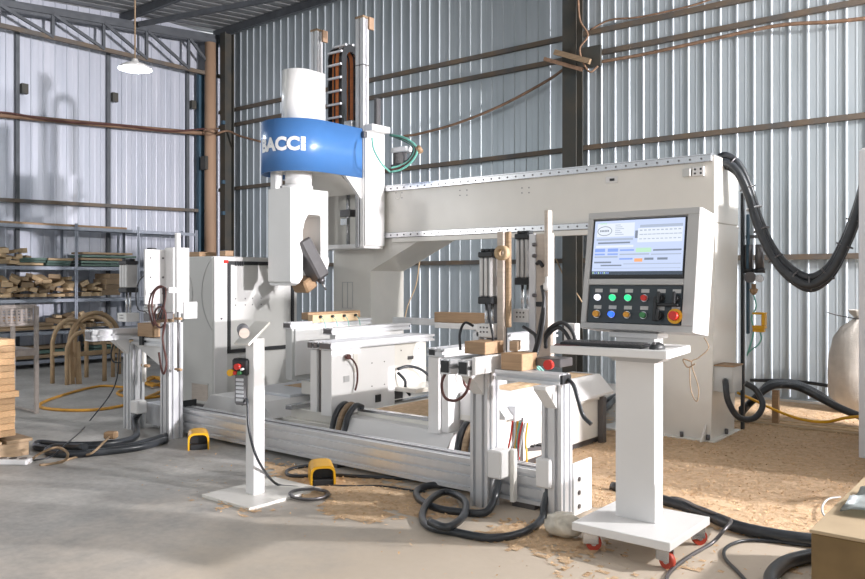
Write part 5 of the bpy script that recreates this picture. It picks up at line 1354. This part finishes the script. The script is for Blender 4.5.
# ------------------------------------------------------------------ sawdust (uncountable)
from mathutils import noise
sd = bmesh.new(); rnd = random.Random(21)
st = .03
def cover(x, y):
    n_ = noise.noise(Vector((x * .9, y * .9, 0))) * .5 + noise.noise(Vector((x * 3.1, y * 3.1, 4))) * .35 + noise.noise(Vector((x * 14, y * 14, 7))) * .35 + noise.noise(Vector((x * 30, y * 30, 2))) * .25
    v = 0
    # main drift right of the bed and behind the beam
    v = max(v, min(1, (x + 3.45) / .35) * min(1, (y - 4.36) / .25) if x > -3.45 and y > 4.36 else 0)
    # front patches before the beam
    v = max(v, .62 * max(0, 1 - math.hypot((x + 3.4) / 1.3, (y - 3.75) / .42)) + .0)
    v = max(v, .55 * max(0, 1 - math.hypot((x + 4.5) / .8, (y - 3.9) / .25)))
    v = max(v, .75 * max(0, 1 - math.hypot((x + 3.35) / .38, (y - 3.45) / .25)))
    v = max(v, .55 * max(0, 1 - math.hypot((x + 2.3) / .6, (y - 3.7) / .4)))
    return v + n_ * .55 - .22
vid = {}
def vert(i, j):
    if (i, j) not in vid:
        x, y = -6.2 + i * st, 2.9 + j * st
        c = cover(x, y)
        z = .002 + max(0, c) * .018 + .006 * noise.noise(Vector((x * 8, y * 8, 1))) * max(0, min(1, c * 2))
        vid[i, j] = sd.verts.new((x, y, max(.001, z)))
    return vid[i, j]
for i in range(int(7.0 / st)):
    for j in range(int(6.6 / st)):
        x, y = -6.2 + (i + .5) * st, 2.9 + (j + .5) * st
        if x > .6: continue
        if any(a_ < x < b_q and c_q < y < d_q for a_, b_q, c_q, d_q in ((-1.25, .8, 6.86, 8.2), (-.85, .8, 6.1, 6.86), (-.72, .2, 3.07, 4.5), (-3.38, -2.36, 6.74, 7.36), (-3.43, -3.13, 4.63, 6.2), (-4.6, -3.4, 4.4, 4.7), (-4.5, -3.67, 4.6, 6.4), (-2.88, -2.76, 3.97, 4.08), (-2.37, -2.25, 3.97, 4.08), (-6.2, -2.24, 4.12, 4.26))): continue
        if cover(x, y) > .03: 
            f = sd.faces.new((vert(i, j), vert(i + 1, j), vert(i + 1, j + 1), vert(i, j + 1))); f.smooth = True
def chip(x, y, z, s):
    a = rnd.uniform(0, 6.28); t = rnd.uniform(-.5, .5)
    u = Vector((math.cos(a), math.sin(a), t)) * s; w = Vector((-math.sin(a), math.cos(a), rnd.uniform(-.5, .5))) * s * .5
    c = Vector((x, y, z + s * .5))
    f = sd.faces.new([sd.verts.new(c + u), sd.verts.new(c + w), sd.verts.new(c - u), sd.verts.new(c - w)]); f.material_index = 1
cnt = 0
while cnt < 24000:
    x, y = rnd.uniform(-6, .3), rnd.uniform(2.9, 9)
    c = cover(x, y)
    if c > .0 or rnd.random() < .04 * (x > -5.4):
        chip(x, y, max(0, c) * .018 + .003, rnd.uniform(.005, .014)); cnt += 1
mb = MB(); mb.bm.free(); mb.bm = sd
tag(mb.build('sawdust', [K['dust'], K['chips']], None, None, 'stuff'), 'orange brown sawdust and wood chips spread over the floor', 'sawdust')
# sawdust heap on the trays
def heap(x0, x1, y0, y1, z, h, label, n=22):
    bm_ = bmesh.new(); G = []
    for i in range(n + 1):
        r = []
        for j in range(n + 1):
            u, v = i / n, j / n
            e = min(1, 5 * min(u, 1 - u, v, 1 - v))
            r.append(bm_.verts.new((x0 + (x1 - x0) * u, y0 + (y1 - y0) * v, z + h * e * (.55 + .45 * noise.noise(Vector((u * 6, v * 6, z * 9)))) )))
        G.append(r)
    for i in range(n):
        for j in range(n):
            f = bm_.faces.new((G[i][j], G[i + 1][j], G[i + 1][j + 1], G[i][j + 1])); f.smooth = True
    m_ = MB(); m_.bm.free(); m_.bm = bm_
    tag(m_.build('sawdust', K['dust'], None, None, 'stuff'), label, 'sawdust')
heap(-3.42, -3.20, 4.9, 6.2, .581, .025, 'sawdust lying on the sloped bed cover at the rear')
heap(-4.46, -3.70, 4.72, 6.2, .331, .04, 'sawdust filling the tray between the two tables')
heap(-6.2, -5.7, 5.3, 6.4, .326, .02, 'thin sawdust on the left bed cover plate')
heap(-2.75, -2.45, 4.32, 4.75, .0, .14, 'heap of sawdust behind the right clamping station')
